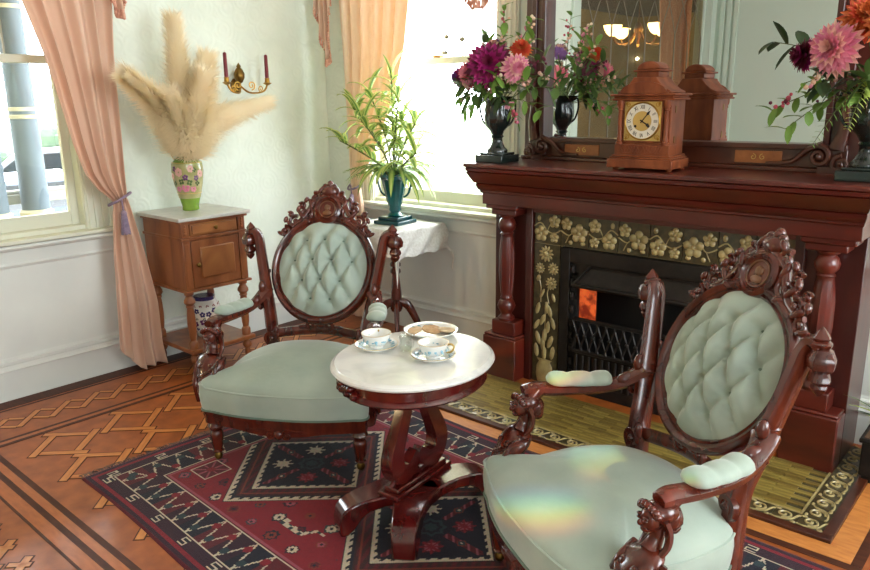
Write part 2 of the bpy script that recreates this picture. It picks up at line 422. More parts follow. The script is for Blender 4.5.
for i in range(npan+1):
    u = OPEN[0]+.05+wp*i; mb = MB(); mb.mx = inv
    mb.box(XL-.097, XL-.083, u-.006, u+.006, .78, 2.25)
    for sg in (-1, 1):
        pts = [(XL-.09, u+sg*wp*(t+.0), 2.25+.50*math.sin(t*PI/2)) for t in np.linspace(0, 1, 8)]
        if OPEN[0] < u+sg*wp < OPEN[1]: mb.tube(pts, .006, 4)
    mb.build('lead_came', 'lead', scr, smooth=0)
for nm, bx, mm in (('wall_hall_west', (-8.2, -8, -9, .5, 0, 3.2), 'olive_paint'), ('wall_hall_north', (-8, XL-.18, .3, .5, 0, 3.2), 'olive_paint'),
                   ('wall_hall_south', (-8, XL-.18, -9.2, -9, 0, 3.2), 'olive_paint'), ('wall_hall_east', (XL-.18, XL-.0, -9, YR-.18, 0, 3.2), 'olive_paint'),
                   ('floor_hall', (-8.2, XL-.2, -9.2, .5, -.12, 0), 'floor_wood'), ('ceiling_hall', (-8.2, XL-.0, -9.2, .5, 3.2, 3.3), 'dark_panel')):
    struct(MB().box(*bx).build(nm, mm, smooth=0))

for i, x in enumerate((-4.02, -3.93, -3.84)): struct(MB().box(x, x+.06, YR, YR+.03, .2, 2.95).build('trim_%d' % (7+i), 'mint_paint', bevel=.006))
# --- parquet: bands and interlaced strips, each its own piece of the floor
def strip_mesh(l, w, m1='strip_wood', edge=.006):
    mb = MB(); mb.cur = 0; mb.box(-l/2-edge, l/2+edge, -w/2-edge, w/2+edge, -.004, .0008); mb.cur = 1; mb.box(-l/2, l/2, -w/2, w/2, -.004, .0016)
    return mb.mesh('parquet_strip', ['dark_strip', m1], 0)
def piece(me, x, y, a):
    o = bpy.data.objects.new('parquet_strip', me); COL.objects.link(o); o.parent = floor; o.location = (x, y, 0); o.rotation_euler = (0, 0, a); return o
def band(x0, x1, y0, y1, m, h=.0014):
    MB().box(x0, x1, y0, y1, -.004, h).build('parquet_band', m, floor, smooth=0)
band(-4.055, -3.955, .0, 3.45, 'dark_strip'); band(-3.94, -3.925, 0, 3.45, 'dark_strip')
for x0, x1, m_ in ((-3.575, -3.553, 'dark_strip'), (-3.553, -3.527, 'mid_strip'), (-3.527, -3.503, 'dark_strip')): band(x0, x1, -1, 3.45, m_)
for y0, y1, m_ in ((.921, .946, 'dark_strip'), (.889, .921, 'mid_strip'), (.864, .889, 'dark_strip'), (.816, .864, 'mid_strip'), (.806, .816, 'dark_strip')): band(-3.503, 1.2, y0, y1, m_)
mS = strip_mesh(.20, .026); mT = strip_mesh(.075, .022)
for k in range(-6, 12):
    y = 1.487+.151*k
    if y < .3: continue
    piece(mS, -3.747, y, -PI/4)
    piece(mT, -3.787, y+.107, PI/4); piece(mT, -3.713, y-.105, PI/4)
for k in range(0, 14):
    x = -3.36+.151*k; y = .66
    piece(mS, x, y, -PI/4); piece(mT, x+.105, y+.03, PI/4); piece(mT, x-.107, y-.04, PI/4)
mH = strip_mesh(.205, .030); mV = strip_mesh(.222, .030)
def field(x0, x1, y0, y1, skip=None):
    for i in range(-2, 14):
        for j in range(-4, 8):
            for (ox, oy, me, a) in ((-3.413, 1.545, mH, PI/4), (-3.228, 1.459, mH, PI/4), (-3.370, 1.425, mV, -PI/4), (-3.282, 1.588, mV, -PI/4)):
                x, y = ox+.32*i, oy+.32*j
                if x0 < x < x1 and y0 < y < y1 and not (skip and skip(x, y)): piece(me, x, y, a)
under = lambda x, y: -2.72 < x < -.4 and 1.18 < y < 2.36
hearth_area = lambda x, y: -2.75 < x < -.28 and y > 2.34
field(-3.43, -2.0, 1.02, 3.3, lambda x, y: under(x, y) or hearth_area(x, y))
field(-2.0, .6, 1.02, 2.4, lambda x, y: under(x, y) or hearth_area(x, y))
field(-.22, .6, 2.3, 3.3)

# ================================================================== OUTSIDE, BEYOND THE LEFT WINDOW
struct(MB().box(-7.1, -4.26, .6, 9, -.35, -.05).build('floor_porch', 'porch_floor', smooth=0))
struct(MB().box(-7.2, -4.26, .6, 9, 2.95, 3.1).build('ceiling_porch', 'cream_paint', smooth=0))
struct(MB().box(-90, -7.1, -30, 70, -1.1, -1.0).build('ground_lawn', 'grass', smooth=0))
def porch_column(x, y, label):
    t = thing('porch_column', label, 'column', (x, y, -.05))
    MB().box(-.16, .16, -.16, .16, 0, .60).build('pier', 'rail_white', t, bevel=.01)
    MB().lathe([(.13, .60), (.14, .63), (.125, .66), (.13, .69), (.112, .71)], 20).build('base', 'cream_paint', t)
    MB().lathe([(.108, .71), (.106, 1.2), (.10, 1.9), (.092, 2.78)], 24).build('shaft', 'column_paint', t)
    for z, r in ((1.44, .118), (1.50, .114), (2.28, .108), (2.34, .106)): MB().lathe([(r-.02, z), (r, z+.008), (r, z+.032), (r-.02, z+.04)], 20).build('ring', 'cream_paint', t)
    MB().lathe([(.092, 2.78), (.13, 2.82), (.13, 2.85)], 20).box(-.15, .15, -.15, .15, 2.85, 3.0).build('capital', 'cream_paint', t)
    return t
porch_column(-6.55, 2.38, 'slate grey porch column with cream rings, fully seen through the left window')
porch_column(-6.55, 2.06, 'slate grey porch column mostly cut off by the window frame')
rl = thing('porch_railing', 'white wooden porch railing running between the grey columns', 'railing', (-6.72, 3.2, -.05))
MB().box(-.06, .06, -2.6, 5.2, .75, .83).box(-.04, .04, -2.6, 5.2, .83, .86).build('top_rail', 'rail_white', rl, bevel=.01)
MB().box(-.04, .04, -2.6, 5.2, .14, .2).build('bottom_rail', 'rail_white', rl, bevel=.01)
bm_ = MB().box(-.022, .022, -.022, .022, .2, .75).mesh('baluster', 'rail_white', 0)
for k in range(26): o = link('baluster', bm_, rl); o.location = (0, -2.5+.3*k, 0)
def car(x, y, rz, m, label):
    t = thing('parked_car', label, 'car', (x, y, -1.0), rz)
    prof = [(-2.1, .35), (-2.15, .75), (-1.95, .92), (-1.25, .98), (-.7, 1.42), (.75, 1.45), (1.45, 1.02), (2.05, .9), (2.15, .6), (2.1, .35)]
    MB().prism(prof, -.85, .85, 'xz').build('body', m, t, bevel=.08, seg=3)
    MB().prism([(-1.1, 1.0), (-.62, 1.36), (.68, 1.39), (1.25, 1.03)], -.87, .87, 'xz').build('side_window', 'car_dark', t)
    for wx in (-1.3, 1.35):
        for wy in (-.78, .78): MB().lathe([(.2, -.1), (.32, -.09), (.32, .09), (.2, .1)], 18, (wx, wy, .33), axis=(0, 1, 0)).build('wheel', 'tyre', t)
car(-12.5, 4.3, 1.35, 'car_blue', 'blue parked car beyond the porch railing, seen through the left window')
car(-19.5, 7.6, 1.2, 'car_dark', 'dark parked car standing further off behind the blue one')
def bush(x, y, z, r, label, grp):
    mb = MB()
    for k in range(16): mb.ball((random.uniform(-r, r)*.7, random.uniform(-r, r)*.7, r*.5+random.uniform(-.3, .6)*r), r*random.uniform(.3, .55), 8, 6)
    o = mb.build('garden_shrub', 'hedge', smooth=0); o.location = (x, y, z); tag(o, label, 'shrub', grp)
for i, (x, y, r) in enumerate(((-26, 8.0, 1.0), (-27, 10.5, 1.2), (-28, 13, 1.1))): bush(x, y, -1.0, r, 'dark green shrub in the row beyond the parked cars', 'shrubs beyond the cars')

# ================================================================== FIREPLACE
FX0, FX1, FC = -2.39, -.60, -1.495
fp = thing('fireplace_mantel', 'reddish mahogany fireplace mantel with turned columns and deep moulded shelf', 'mantelpiece', (FC, YB, 0))
def fbox(mb, x0, x1, y0, y1, z0, z1): return mb.box(x0-FC, x1-FC, y0-YB, y1-YB, z0, z1)
# shelf: profile (y front, z), mitred returns approximated by stepping the width
def step_profile(prof):
    mb = MB(); rings = []
    for yf, z in prof:
        e = (3.08-yf)*.40; rings.append([(FX0-e-FC, yf-YB, z), (FX1+e-FC, yf-YB, z), (FX1+e-FC, -.012, z), (FX0-e-FC, -.012, z)])
    vs = [p for r in rings for p in r]; fs = [(3, 2, 1, 0), tuple(range(len(vs)-4, len(vs)))]
    for i in range(len(rings)-1):
        for k in range(4): fs.append((i*4+k, i*4+(k+1) % 4, (i+1)*4+(k+1) % 4, (i+1)*4+k))
    return mb.add(vs, fs)
step_profile([(3.08, .962), (3.08, 1.022)]).build('frieze', 'mantel_wood', fp, bevel=.002)
step_profile([(3.072, 1.02), (3.066, 1.026), (3.066, 1.034), (3.055, 1.04), (3.045, 1.054), (3.04, 1.068), (3.046, 1.074), (3.03, 1.078), (3.02, 1.09),
              (3.005, 1.108), (2.992, 1.126), (2.985, 1.134), (2.995, 1.138), (2.985, 1.141), (2.982, 1.156), (2.99, 1.159)]).build('cornice', 'mantel_wood', fp, smooth=30)
step_profile([(2.982, 1.159), (2.972, 1.163), (2.972, 1.174), (2.978, 1.180), (3.0, 1.181)]).build('shelf', 'mantel_wood', fp, smooth=30)
# boards behind columns, spandrel, back panels
for s in (0, 1):
    def X(a, b): return (a, b) if s == 0 else (2*FC-b, 2*FC-a)
    mb = MB(); a, b = X(-2.39, -2.135); fbox(mb, a, b, 3.20, 3.465, 0, .962); a, b = X(-2.175, -2.135); fbox(mb, a, b, 3.175, 3.22, 0, .962)
    mb.build('pilaster_board', 'mantel_dark', fp, bevel=.003)
    mb = MB(); a, b = X(-2.39, -2.175); fbox(mb, a, b, 3.085, 3.2, 0, .235); a, b = X(-2.385, -2.18); fbox(mb, a, b, 3.09, 3.2, .235, .25); a, b = X(-2.34, -2.19); fbox(mb, a, b, 3.10, 3.2, .25, .33)
    mb.build('plinth', 'mantel_wood', fp, bevel=.006)
    cx = (-2.27 if s == 0 else 2*FC+2.27)-FC; cy = 3.14-YB
    MB().lathe([(.044, .33), (.046, .345), (.032, .36), (.03, .37), (.04, .385), (.05, .41), (.04, .438), (.03, .448), (.034, .456), (.03, .464), (.036, .49), (.047, .60),
                (.046, .70), (.036, .785), (.031, .80), (.036, .808), (.03, .816), (.044, .835), (.048, .855), (.04, .878), (.03, .89), (.042, .897), (.044, .907)], 28, (cx, cy, 0), flute=12, famp=.14, frange=(.47, .79)).build('turned_column', 'mantel_wood', fp, smooth=50)
    mb = MB(); a, b = X(-2.345, -2.19); fbox(mb, a, b, 3.10, 3.21, .907, .938); a, b = X(-2.375, -2.175); fbox(mb, a, b, 3.088, 3.21, .938, .963)
    mb.build('capital', 'mantel_wood', fp, bevel=.006)
mb = MB(); fbox(mb, -2.135, -.855, 3.18, 3.465, .925, .963); mb.build('tile_lintel', 'mantel_wood', fp, bevel=.003)

# --- relief tiles around the grate
def flower_relief(mb, cx, cz, r, y):
    for k in range(5):
        a = 2*PI*k/5+.3; mb.ball((cx+.62*r*math.cos(a), y, cz+.62*r*math.sin(a)), (r*.46, .009, r*.46), 8, 5)
    mb.ball((cx, y-.004, cz), (r*.25, .008, r*.25), 8, 5)
def branch(mb, pts, r=.0035, y=-.004): mb.tube(catmull([(p[0], y, p[1]) for p in pts], 4), r, 5)
T = .158
tb = MB().box(-T/2+.0015, T/2-.0015, -.006, .006, -T/2+.0015, T/2-.0015).mesh('tile', 'tile_dark', 0)
rel = []
mb = MB(); branch(mb, [(-.079, .01), (-.04, .03), (0, -.01), (.04, -.02), (.079, .0)]); branch(mb, [(0, -.01), (.02, .03), (.05, .05)], .0025); flower_relief(mb, -.035, -.026, .040, -.008); flower_relief(mb, .045, .042, .033, -.008); flower_relief(mb, .045, -.04, .026, -.008); mb.ball((-.05, -.006, .052), (.012, .007, .015), 6, 5); rel.append(mb.mesh('relief', 'tile_gold'))
mb = MB(); branch(mb, [(-.079, .0), (-.03, -.02), (.01, .02), (.079, .01)]); branch(mb, [(-.03, -.02), (-.05, -.06)], .0025); flower_relief(mb, .028, -.004, .046, -.008); flower_relief(mb, -.044, .038, .031, -.008); mb.ball((.05, -.006, -.055), (.014, .007, .011), 6, 5); mb.ball((-.02, -.006, -.055), (.012, .007, .012), 6, 5); rel.append(mb.mesh('relief', 'tile_gold'))
def sunflower(mb, cx, cz, r):
    for k in range(11):
        a = 2*PI*k/11; mb.ball((cx+.66*r*math.cos(a), -.008, cz+.66*r*math.sin(a)), (r*.34, .006, r*.16), 8, 5, Matrix.Rotation(-a, 3, 'Y'))
    mb.ball((cx, -.010, cz), (r*.34, .009, r*.34), 8, 5)
def leafr(mb, x, z, l, w, a): mb.ball((x, -.007, z), (l/2, .007, w/2), 8, 5, Matrix.Rotation(-a, 3, 'Y'))
vert = []
mb = MB(); sunflower(mb, .0, .03, .045); sunflower(mb, .045, -.045, .034); sunflower(mb, -.035, -.05, .03); vert.append(mb.mesh('relief', 'tile_gold'))
mb = MB(); sunflower(mb, .035, .03, .036); branch(mb, [(.02, -.08), (.01, -.02), (.035, .03)]); branch(mb, [(-.03, -.08), (-.03, .0), (-.045, .06)]); leafr(mb, -.045, .05, .04, .025, 1.2); leafr(mb, -.02, -.03, .06, .02, 1.1); leafr(mb, .05, -.045, .05, .02, 1.9); vert.append(mb.mesh('relief', 'tile_gold'))
mb = MB()
for (x, z, a) in ((-.045, .04, 1.3), (-.015, -.02, 1.2), (.03, .03, 1.8), (.05, -.03, 1.9), (-.05, -.05, 1.0), (.01, .05, 1.6), (.02, -.055, 1.5)): leafr(mb, x, z, .07, .026, a)
branch(mb, [(0, -.079), (0, .079)]); vert.append(mb.mesh('relief', 'tile_gold'))
mb = MB()
for (x, z, a) in ((-.04, .03, 1.9), (-.01, .0, 1.6), (.035, .02, 1.2), (.0, .05, 1.5), (-.05, -.04, 1.7), (.05, -.04, 1.4), (0, -.05, 1.57)): leafr(mb, x, z, .08, .03, a)
vert.append(mb.mesh('relief', 'tile_gold'))
mb = MB().lathe([(.02, -.075), (.045, -.06), (.055, -.02), (.05, .03), (.035, .055), (.05, .07)], 14, (0, .0, 0), sy=.28); vert.append(mb.mesh('relief', 'tile_gold'))
def tile(x, z, rm, flip=False):
    o = link('tile', tb, fp); o.location = (x-FC, 3.197-YB, z); r = link('relief', rm, o); r.location = (0, -.005, 0)
    if flip: r.scale = (-1, 1, 1)
for k in range(8): tile(-2.13+T/2+.16*k+.001, .925-T/2, rel[k % 2], k % 3 == 2)
for s in (-1, 1):
    for k in range(5): tile(FC+s*(FC+2.13-T/2)*1.0, .925-.16-T/2-.155*k, vert[k], s > 0)
mb = MB()
fbox(mb, -2.134, -1.968, 3.203, 3.215, 0, .926); fbox(mb, -1.022, -.856, 3.203, 3.215, 0, .926); fbox(mb, -1.968, -1.022, 3.203, 3.215, .765, .926)
mb.build('tile_bed', 'tile_gold', fp, smooth=0)

# --- cast iron insert
ins = thing('fireplace_insert', 'black cast iron fireplace insert with hood and pierced grate', 'fireplace grate', (FC, 3.2, 0))
def ib(mb, x0, x1, y0, y1, z0, z1): return mb.box(x0, x1, y0, y1, z0, z1)
hw = .468
mb = MB(); ib(mb, -hw, -hw+.055, -.02, .02, 0, .762); ib(mb, hw-.055, hw, -.02, .02, 0, .762); ib(mb, -hw+.055, hw-.055, -.02, .02, .69, .762); ib(mb, -hw+.055, hw-.055, -.02, .02, 0, .06)
mb.build('outer_frame', 'iron', ins, bevel=.004)
mb = MB(); ib(mb, -hw+.05, hw-.05, .0, .02, .62, .70); mb.build('top_panel', 'iron', ins, bevel=.003)
bd = MB().tube([(0, -.006, -.02), (0, -.006, .02)], .012, 6).ball((0, -.012, 0), .012, 6, 4).mesh('cast_bead', 'iron')
for s in (-1, 1):
    for k in range(9): o = link('cast_bead', bd, ins); o.location = (s*.40, 0, .095+k*.07)
# hood: flared trapezoid standing forward
vs = [(-.37, -.02, .585), (.37, -.02, .585), (.30, .01, .68), (-.30, .01, .68), (-.37, .05, .585), (.37, .05, .585), (.30, .05, .68), (-.30, .05, .68)]
mb = MB().add([(x, y-.03 if y < .02 and z < .6 else y, z) for x, y, z in vs], [(0, 1, 2, 3), (4, 7, 6, 5), (0, 3, 7, 4), (1, 5, 6, 2), (3, 2, 6, 7), (0, 4, 5, 1)])
mb.tube([(-.375, -.05, .585), (.375, -.05, .585)], .012, 8); mb.tube([(-.375, -.05, .585), (-.30, .0, .685), (.30, .0, .685), (.375, -.05, .585)], .009, 6)
mb.build('hood', 'iron', ins, bevel=.003)
mb = MB(); ib(mb, -.42, -.37, .0, .22, .06, .64); ib(mb, .37, .42, .0, .22, .06, .64); ib(mb, -.42, .42, .2, .22, .06, .70); ib(mb, -.42, .42, .0, .22, .05, .06); ib(mb, -.42, .42, .03, .22, .64, .70)
mb.build('firebox', 'iron_deep', ins, smooth=0)
mb = MB(); ib(mb, -.369, -.275, .012, .024, .40, .60); mb.build('orange_glow_panel', 'orange_glow', ins, bevel=.003)['label'] = 'glowing orange panel inside the dark firebox'  # mottled orange slab with its own emission, at one side of the opening
# pierced grate of interlaced bars
mb = MB(); mb.tube([(-.37, -.03, .405), (.37, -.03, .405)], .011, 6); mb.tube([(-.37, -.03, .235), (.37, -.03, .235)], .011, 6); mb.build('grate_rail', 'iron', ins)
lm = MB().tube(catmull([(-.03, 0, -.08), (-.012, 0, -.03), (.0, 0, 0), (.012, 0, .03), (.03, 0, .08)], 3), .006, 5)
lm.tube(catmull([(.03, 0, -.08), (.012, 0, -.03), (.0, 0, 0), (-.012, 0, .03), (-.03, 0, .08)], 3), .006, 5).ball((0, -.005, 0), .012, 6, 5)
lme = lm.mesh('grate_bar', 'iron')
for k in range(16): o = link('grate_bar', lme, ins); o.location = (-.35+.0467*k, -.03, .32)
mb = MB(); ib(mb, -.37, .37, -.02, -.01, .06, .225)
for k in range(20): mb.tube([(-.35+.037*k, -.03, .07), (-.35+.037*k, -.03, .215)], .008, 5)
mb.build('ash_panel', 'iron', ins, bevel=.002)

# --- hearth: raised wooden edge, scroll border tiles and long olive tiles
HX0, HX1, HY0, HY1 = -2.482, -.508, 2.592, 3.45
he = thing('hearth', 'olive tiled hearth with scroll border tiles and wooden edging before the fireplace', 'hearth', ((HX0+HX1)/2, HY0, 0))
def hb(mb, x0, x1, y0, y1, z0, z1): return mb.box(x0-(HX0+HX1)/2, x1-(HX0+HX1)/2, y0-HY0, y1-HY0, z0, z1)
mb = MB(); hb(mb, HX0, HX1, HY0, 3.083, 0.0, .004); mb.build('tile_bed', 'grout', he, smooth=0)
for (x0, x1, y0, y1, m_, z) in ((HX0-.035, HX1+.035, HY0-.035, HY0, 'frame_wood', .016), (HX0-.035, HX0, HY0, 3.45, 'frame_wood', .016), (HX1, HX1+.035, HY0, 3.45, 'frame_wood', .016),
                                (HX0-.115, HX1+.115, HY0-.115, HY0-.035, 'strip_wood', .003), (HX0-.115, HX0-.035, HY0-.035, 3.3, 'strip_wood', .003), (HX1+.035, HX1+.115, HY0-.035, 3.45, 'strip_wood', .003),
                                (HX0-.15, HX1+.15, HY0-.15, HY0-.115, 'dark_strip', .003), (HX1+.115, HX1+.15, HY0-.115, 3.45, 'dark_strip', .003), (HX0-.15, HX0-.115, HY0-.115, 3.3, 'dark_strip', .003)):
    mb = MB(); hb(mb, x0, x1, y0, y1, 0, z); mb.build('edge_board', m_, he, bevel=.002)
bt = .090
sb = MB().box(-bt/2+.001, bt/2-.001, -bt/2+.001, bt/2-.001, 0, .010).mesh('border_tile', 'tile_dark', 0)
mb = MB(); mb.tube([(x, y, .011) for x, y in spiral(-.008, .006, .030, .005, -1.6, 1.4)], .0045, 5); mb.tube(catmull([(-.046, -.03, .011), (-.02, -.034, .011), (.02, -.02, .011), (.035, .02, .011), (.046, .03, .011)], 3), .004, 5)
mb.ball((.032, -.03, .011), (.012, .008, .004), 6, 4).ball((-.034, .035, .011), (.012, .007, .004), 6, 4)
sr = mb.mesh('scroll', 'tile_gold')
n = int((HX1-HX0)/bt)
cxh = (HX0+HX1)/2
for k in range(n+1):
    x = HX0+bt/2+(HX1-HX0-bt)*k/n
    o = link('border_tile', sb, he); o.location = (x-cxh, bt/2, 0); link('scroll', sr, o)
for xx in (HX0+bt/2, HX1-bt/2):
    for k in range(1, 9 if xx > -1 else 6):
        o = link('border_tile', sb, he); o.location = (xx-cxh, bt/2+bt*k, 0); o.rotation_euler = (0, 0, PI/2); link('scroll', sr, o)
band_ = MB(); hb(band_, HX0+bt, HX1-bt, HY0+bt+.002, HY0+bt+.010, 0, .011); hb(band_, HX1-bt-.010, HX1-bt-.002, HY0+bt+.01, 3.08, 0, .011); band_.build('liner_tile', 'tile_gold', he, smooth=0)
tl, tw = .150, .0245
tm = [MB().box(-tl/2+.001, tl/2-.001, -tw/2+.0008, tw/2-.0008, 0, .009).mesh('hearth_tile', m_, 0) for m_ in ('hearth_tile', 'hearth_tile_b')]
y = HY0+bt+.012+tw/2; row = 0
while y < 3.09:
    x = HX0+bt+tl/2-(tl/2 if row % 2 else 0)
    while x < HX1-bt+.02:
        if x-tl/2 > HX0+bt-.08 and x+tl/2 < HX1-bt+.07:
            l_ = max(x-tl/2, HX0+bt); r_ = min(x+tl/2, HX1-bt-.012)
            o = link('hearth_tile', tm[random.random() < .4], he); o.location = ((l_+r_)/2-cxh, y-HY0, 0); o.scale = ((r_-l_)/tl, 1, 1)
        x += tl
    y += tw; row += 1

# ================================================================== OVERMANTEL MIRROR
MY = 3.43
om = thing('overmantel_mirror', 'large mirror in dark carved wooden frame standing on the mantel shelf', 'mirror', (-1.53, MY, 1.181))
def ob(mb, x0, x1, y0, y1, z0, z1): return mb.box(x0+1.53, x1+1.53, y0-MY, y1-MY, z0-1.181, z1-1.181)
mb = MB(); ob(mb, -2.23, -.825, MY, MY+.012, 1.28, 2.7); mb.build('mirror_glass', 'mirror', om, smooth=0)
for s, (x0, x1) in ((-1, (-2.345, -2.225)), (1, (-.83, -.71))):
    mb = MB(); ob(mb, x0, x1, MY-.035, MY+.03, 1.19, 2.75); e = x1 if s < 0 else x0
    ob(mb, e-.018, e+.008, MY-.05, MY+.02, 1.19, 2.75); c_ = (x0+x1)/2; ob(mb, c_-.02, c_+.012, MY-.048, MY, 1.3, 2.7)
    mb.build('frame_post', 'mantel_dark', om, bevel=.005)
mb = MB(); ob(mb, -2.345, -.71, MY-.07, MY+.03, 1.181, 1.20); ob(mb, -2.30, -.75, MY-.045, MY+.02, 1.2, 1.285); ob(mb, -2.3, -.75, MY-.06, MY+.02, 1.275, 1.298); mb.build('bottom_rail', 'frame_wood', om, bevel=.004)
mb = MB(); ob(mb, -2.345, -.71, MY-.05, MY+.03, 2.65, 2.78); mb.build('top_rail', 'frame_wood', om, bevel=.004)
for x in (-1.98, -1.1):
    mb = MB(); ob(mb, x-.10, x+.10, MY-.052, MY-.04, 1.212, 1.265); p = mb.build('inlay_panel', 'inlay', om, bevel=.002)
    mb = MB()
    for sg in (-1, 1): mb.tube([(x+1.53+a, -.053, b+1.238-1.181) for a, b in spiral(sg*.02, 0, .014, .003, PI/2, sg*1.1, 12)], .0022, 4)
    mb.build('inlay_scroll', 'gold_trim', p)
for s in (-1, 1):
    ex = -2.235 if s < 0 else -.82
    mb = MB()
    for (cx, cz, r0, tn) in ((ex+s*-.03, 1.25, .042, -s*1.6), (ex+s*.055, 1.222, .036, s*1.6)):
        mb.tube([(a+1.53, -.075, b-1.181) for a, b in spiral(cx, cz, r0, .006, PI/2, tn, 26)], [.011, .007], 6); mb.ball((cx+1.53, -.08, cz-1.181), (.012, .01, .012), 8, 6)
    w = [(ex-s*.02, 1.30), (ex-s*.08, 1.275), (ex-s*.14, 1.225), (ex-s*.24, 1.215)]
    mb.tube(catmull([(a+1.53, -.065, b-1.181) for a, b in w], 5), [.015, .006], 6)
    ob(mb, ex-.03, ex+.09 if s > 0 else ex+.03, MY-.08, MY, 1.181, 1.21)
    mb.tube(catmull([(ex+s*.03+1.53, -.06, .10), (ex+s*.05+1.53, -.055, .2), (ex+s*.035+1.53, -.05, .34)], 5), [.03, .02, .012], 8, sq=(1, .6))
    mb.build('scroll_bracket', 'frame_wood', om, smooth=50)

# ================================================================== ARMCHAIRS
def make_chair(label, loc, rz):
    t = thing('parlour_armchair', label, 'armchair', loc, rz, 'carved parlour armchairs')
    WD = 'mahogany'
    # seat outline
    half = [(0, -.378), (.12, -.374), (.23, -.356), (.305, -.335), (.342, -.328), (.360, -.302), (.346, -.262), (.310, -.222), (.302, -.15), (.305, -.05), (.288, .06), (.245, .15), (.13, .205), (0, .215)]
    poly = half + [(-x, y) for x, y in half[-2:0:-1]]
    out = [(p.x, p.y) for p in catmull([(x, y, 0) for x, y in poly], 3, True)]
    n = len(out); cy = -.06
    # cushion: rings from the side wall over the crown to the middle
    rings = [(1.0, .238), (1.012, .265), (1.02, .302), (1.012, .334), (.995, .354), (.96, .370), (.86, .390), (.7, .412), (.5, .430), (.28, .440), (.1, .443)]
    vs = []
    for s, z in rings:
        bl = max(0, min(1, (1-s)/.5))**.7
        for x, y in out:
            an = math.atan2(y-cy, x); ex_, ey_ = .325*math.cos(an), cy+.285*math.sin(an); x, y = x+(ex_-x)*bl, y+(ey_-y)*bl
            ear = max(0, abs(x)-.30)/.09*max(0, min(1, (-.2-y)/.1)); zz = z+.016*ear*max(0, min(1, (z-.28)/.06))
            vs.append((x*s, cy+(y-cy)*s, zz))
    fs = [(i*n+k, i*n+(k+1) % n, (i+1)*n+(k+1) % n, (i+1)*n+k) for i in range(len(rings)-1) for k in range(n)]
    vs.append((0, cy, .444)); c = len(vs)-1; a = (len(rings)-1)*n
    fs += [(a+k, a+(k+1) % n, c) for k in range(n)]+[tuple(range(n-1, -1, -1))]
    seat = MB().add(vs, fs).build('seat_cushion', 'velvet', t, smooth=60)
    MB().tube([(x*1.01, cy+(y-cy)*1.01, .340+(.012 if abs(x) > .33 and y < -.24 else 0)) for x, y in out], .0045, 6, True).build('piping', 'velvet', seat)
    MB().tube([(x*1.006, cy+(y-cy)*1.006, .240) for x, y in out], .005, 5, True).build('gimp_braid', 'velvet_dark', seat)
    # seat rail
    mb = MB(); fr = [i for i in range(n)]
    vs = []; 
    for s, z, dz in ((1.0, .239, 0), (1.0, .226, 0), (.985, .216, 0), (.985, .180, 1), (.93, .170, 1), (.90, .22, 0), (.9, .239, 0)):
        for x, y in out: vs.append((x*s, cy+(y-cy)*s, z-(.018*math.cos(min(1, abs(x)/.2)*PI/2) if (dz and y < -.25) else 0)))
    m_ = 7; fs = [(i*n+k, i*n+(k+1) % n, ((i+1) % m_)*n+(k+1) % n, ((i+1) % m_)*n+k) for i in range(m_) for k in range(n)]
    mb.add(vs, fs)
    mb.build('seat_rail', WD, t, smooth=35)
    mb = MB()
    for sg in (-1, 1):
        mb.tube([(a, -.372, b) for a, b in spiral(sg*.035, .172, .022, .005, PI/2, sg*1.3, 16)], .007, 6); mb.tube(catmull([(sg*.03, -.372, .194), (sg*.10, -.368, .187), (sg*.18, -.352, .194)], 4), [.009, .004], 6)
    mb.ball((0, -.376, .172), (.02, .012, .022)).build('apron_carving', WD, t)
    # front legs, turned, with brass casters
    for s in (-1, 1):
        lg = MB().lathe([(.03, .24), (.036, .215), (.036, .185), (.024, .178), (.031, .168), (.036, .156), (.027, .142), (.022, .134), (.028, .127), (.031, .112), (.024, .06), (.019, .045), (.024, .04), (.02, .034)], 14, (s*.318, -.285, 0), flute=10, famp=.1, frange=(.05, .12)).build('front_leg', WD, t)
        MB().lathe([(.012, .0), (.017, .006), (.018, .018), (.013, .03), (.017, .034), (.017, .038)], 10, (s*.318, -.285, 0)).build('caster', 'old_brass', lg)
        MB().tube(catmull([(s*.225, .165, .24), (s*.225, .19, .15), (s*.235, .235, .06), (s*.24, .27, .0)], 4), [.026, .022, .018, .018], 8, sq=(1, 1)).build('rear_leg', WD, t)
    # back plane
    tl = .43; O = Vector((0, .288, .717)); V = Vector((0, math.sin(tl), math.cos(tl))); Nn = Vector((0, -math.cos(tl), math.sin(tl))); U = Vector((1, 0, 0))
    def BP(u, v, w=0): return O+U*u+V*v+Nn*w
    ea, eb = .216, .229
    btn = [(-.09, .135), (0, .14), (.09, .135), (-.14, .035), (-.047, .04), (.047, .04), (.14, .035), (-.092, -.06), (0, -.055), (.092, -.06), (-.047, -.145), (.047, -.145)]
    segs = []
    for i, p in enumerate(btn):
        for q in btn[i+1:]:
            if abs(p[1]-q[1]) > .05 and math.hypot(p[0]-q[0], p[1]-q[1]) < .118: segs.append((p, q))
    for p in btn:      # pleats running out to the frame
        for q in ((p[0]*1.0+math.copysign(.045, p[0] or 1), p[1]+.09), (p[0]*1.0+math.copysign(.05, p[0] or 1), p[1]-.085)):
            if not any(math.hypot(b[0]-q[0], b[1]-q[1]) < .06 for b in btn): segs.append((p, q))
    def puff(u, v):
        r = min(1, math.hypot(u/ea, v/eb)); h = .016+.080*(1-r**2.6)
        d = 0
        for b in btn: d = max(d, .062*math.exp(-((u-b[0])**2+(v-b[1])**2)/.026**2))
        for p, q in segs:
            dx, dy = q[0]-p[0], q[1]-p[1]; k = max(0, min(1, ((u-p[0])*dx+(v-p[1])*dy)/(dx*dx+dy*dy)))
            dd = math.hypot(u-p[0]-k*dx, v-p[1]-k*dy); d = max(d, .022*math.exp(-(dd/.012)**2)+.022*math.exp(-(dd/.036)**2))
        return h-d*(1-.7*r**6)
    NR, NA = 26, 84
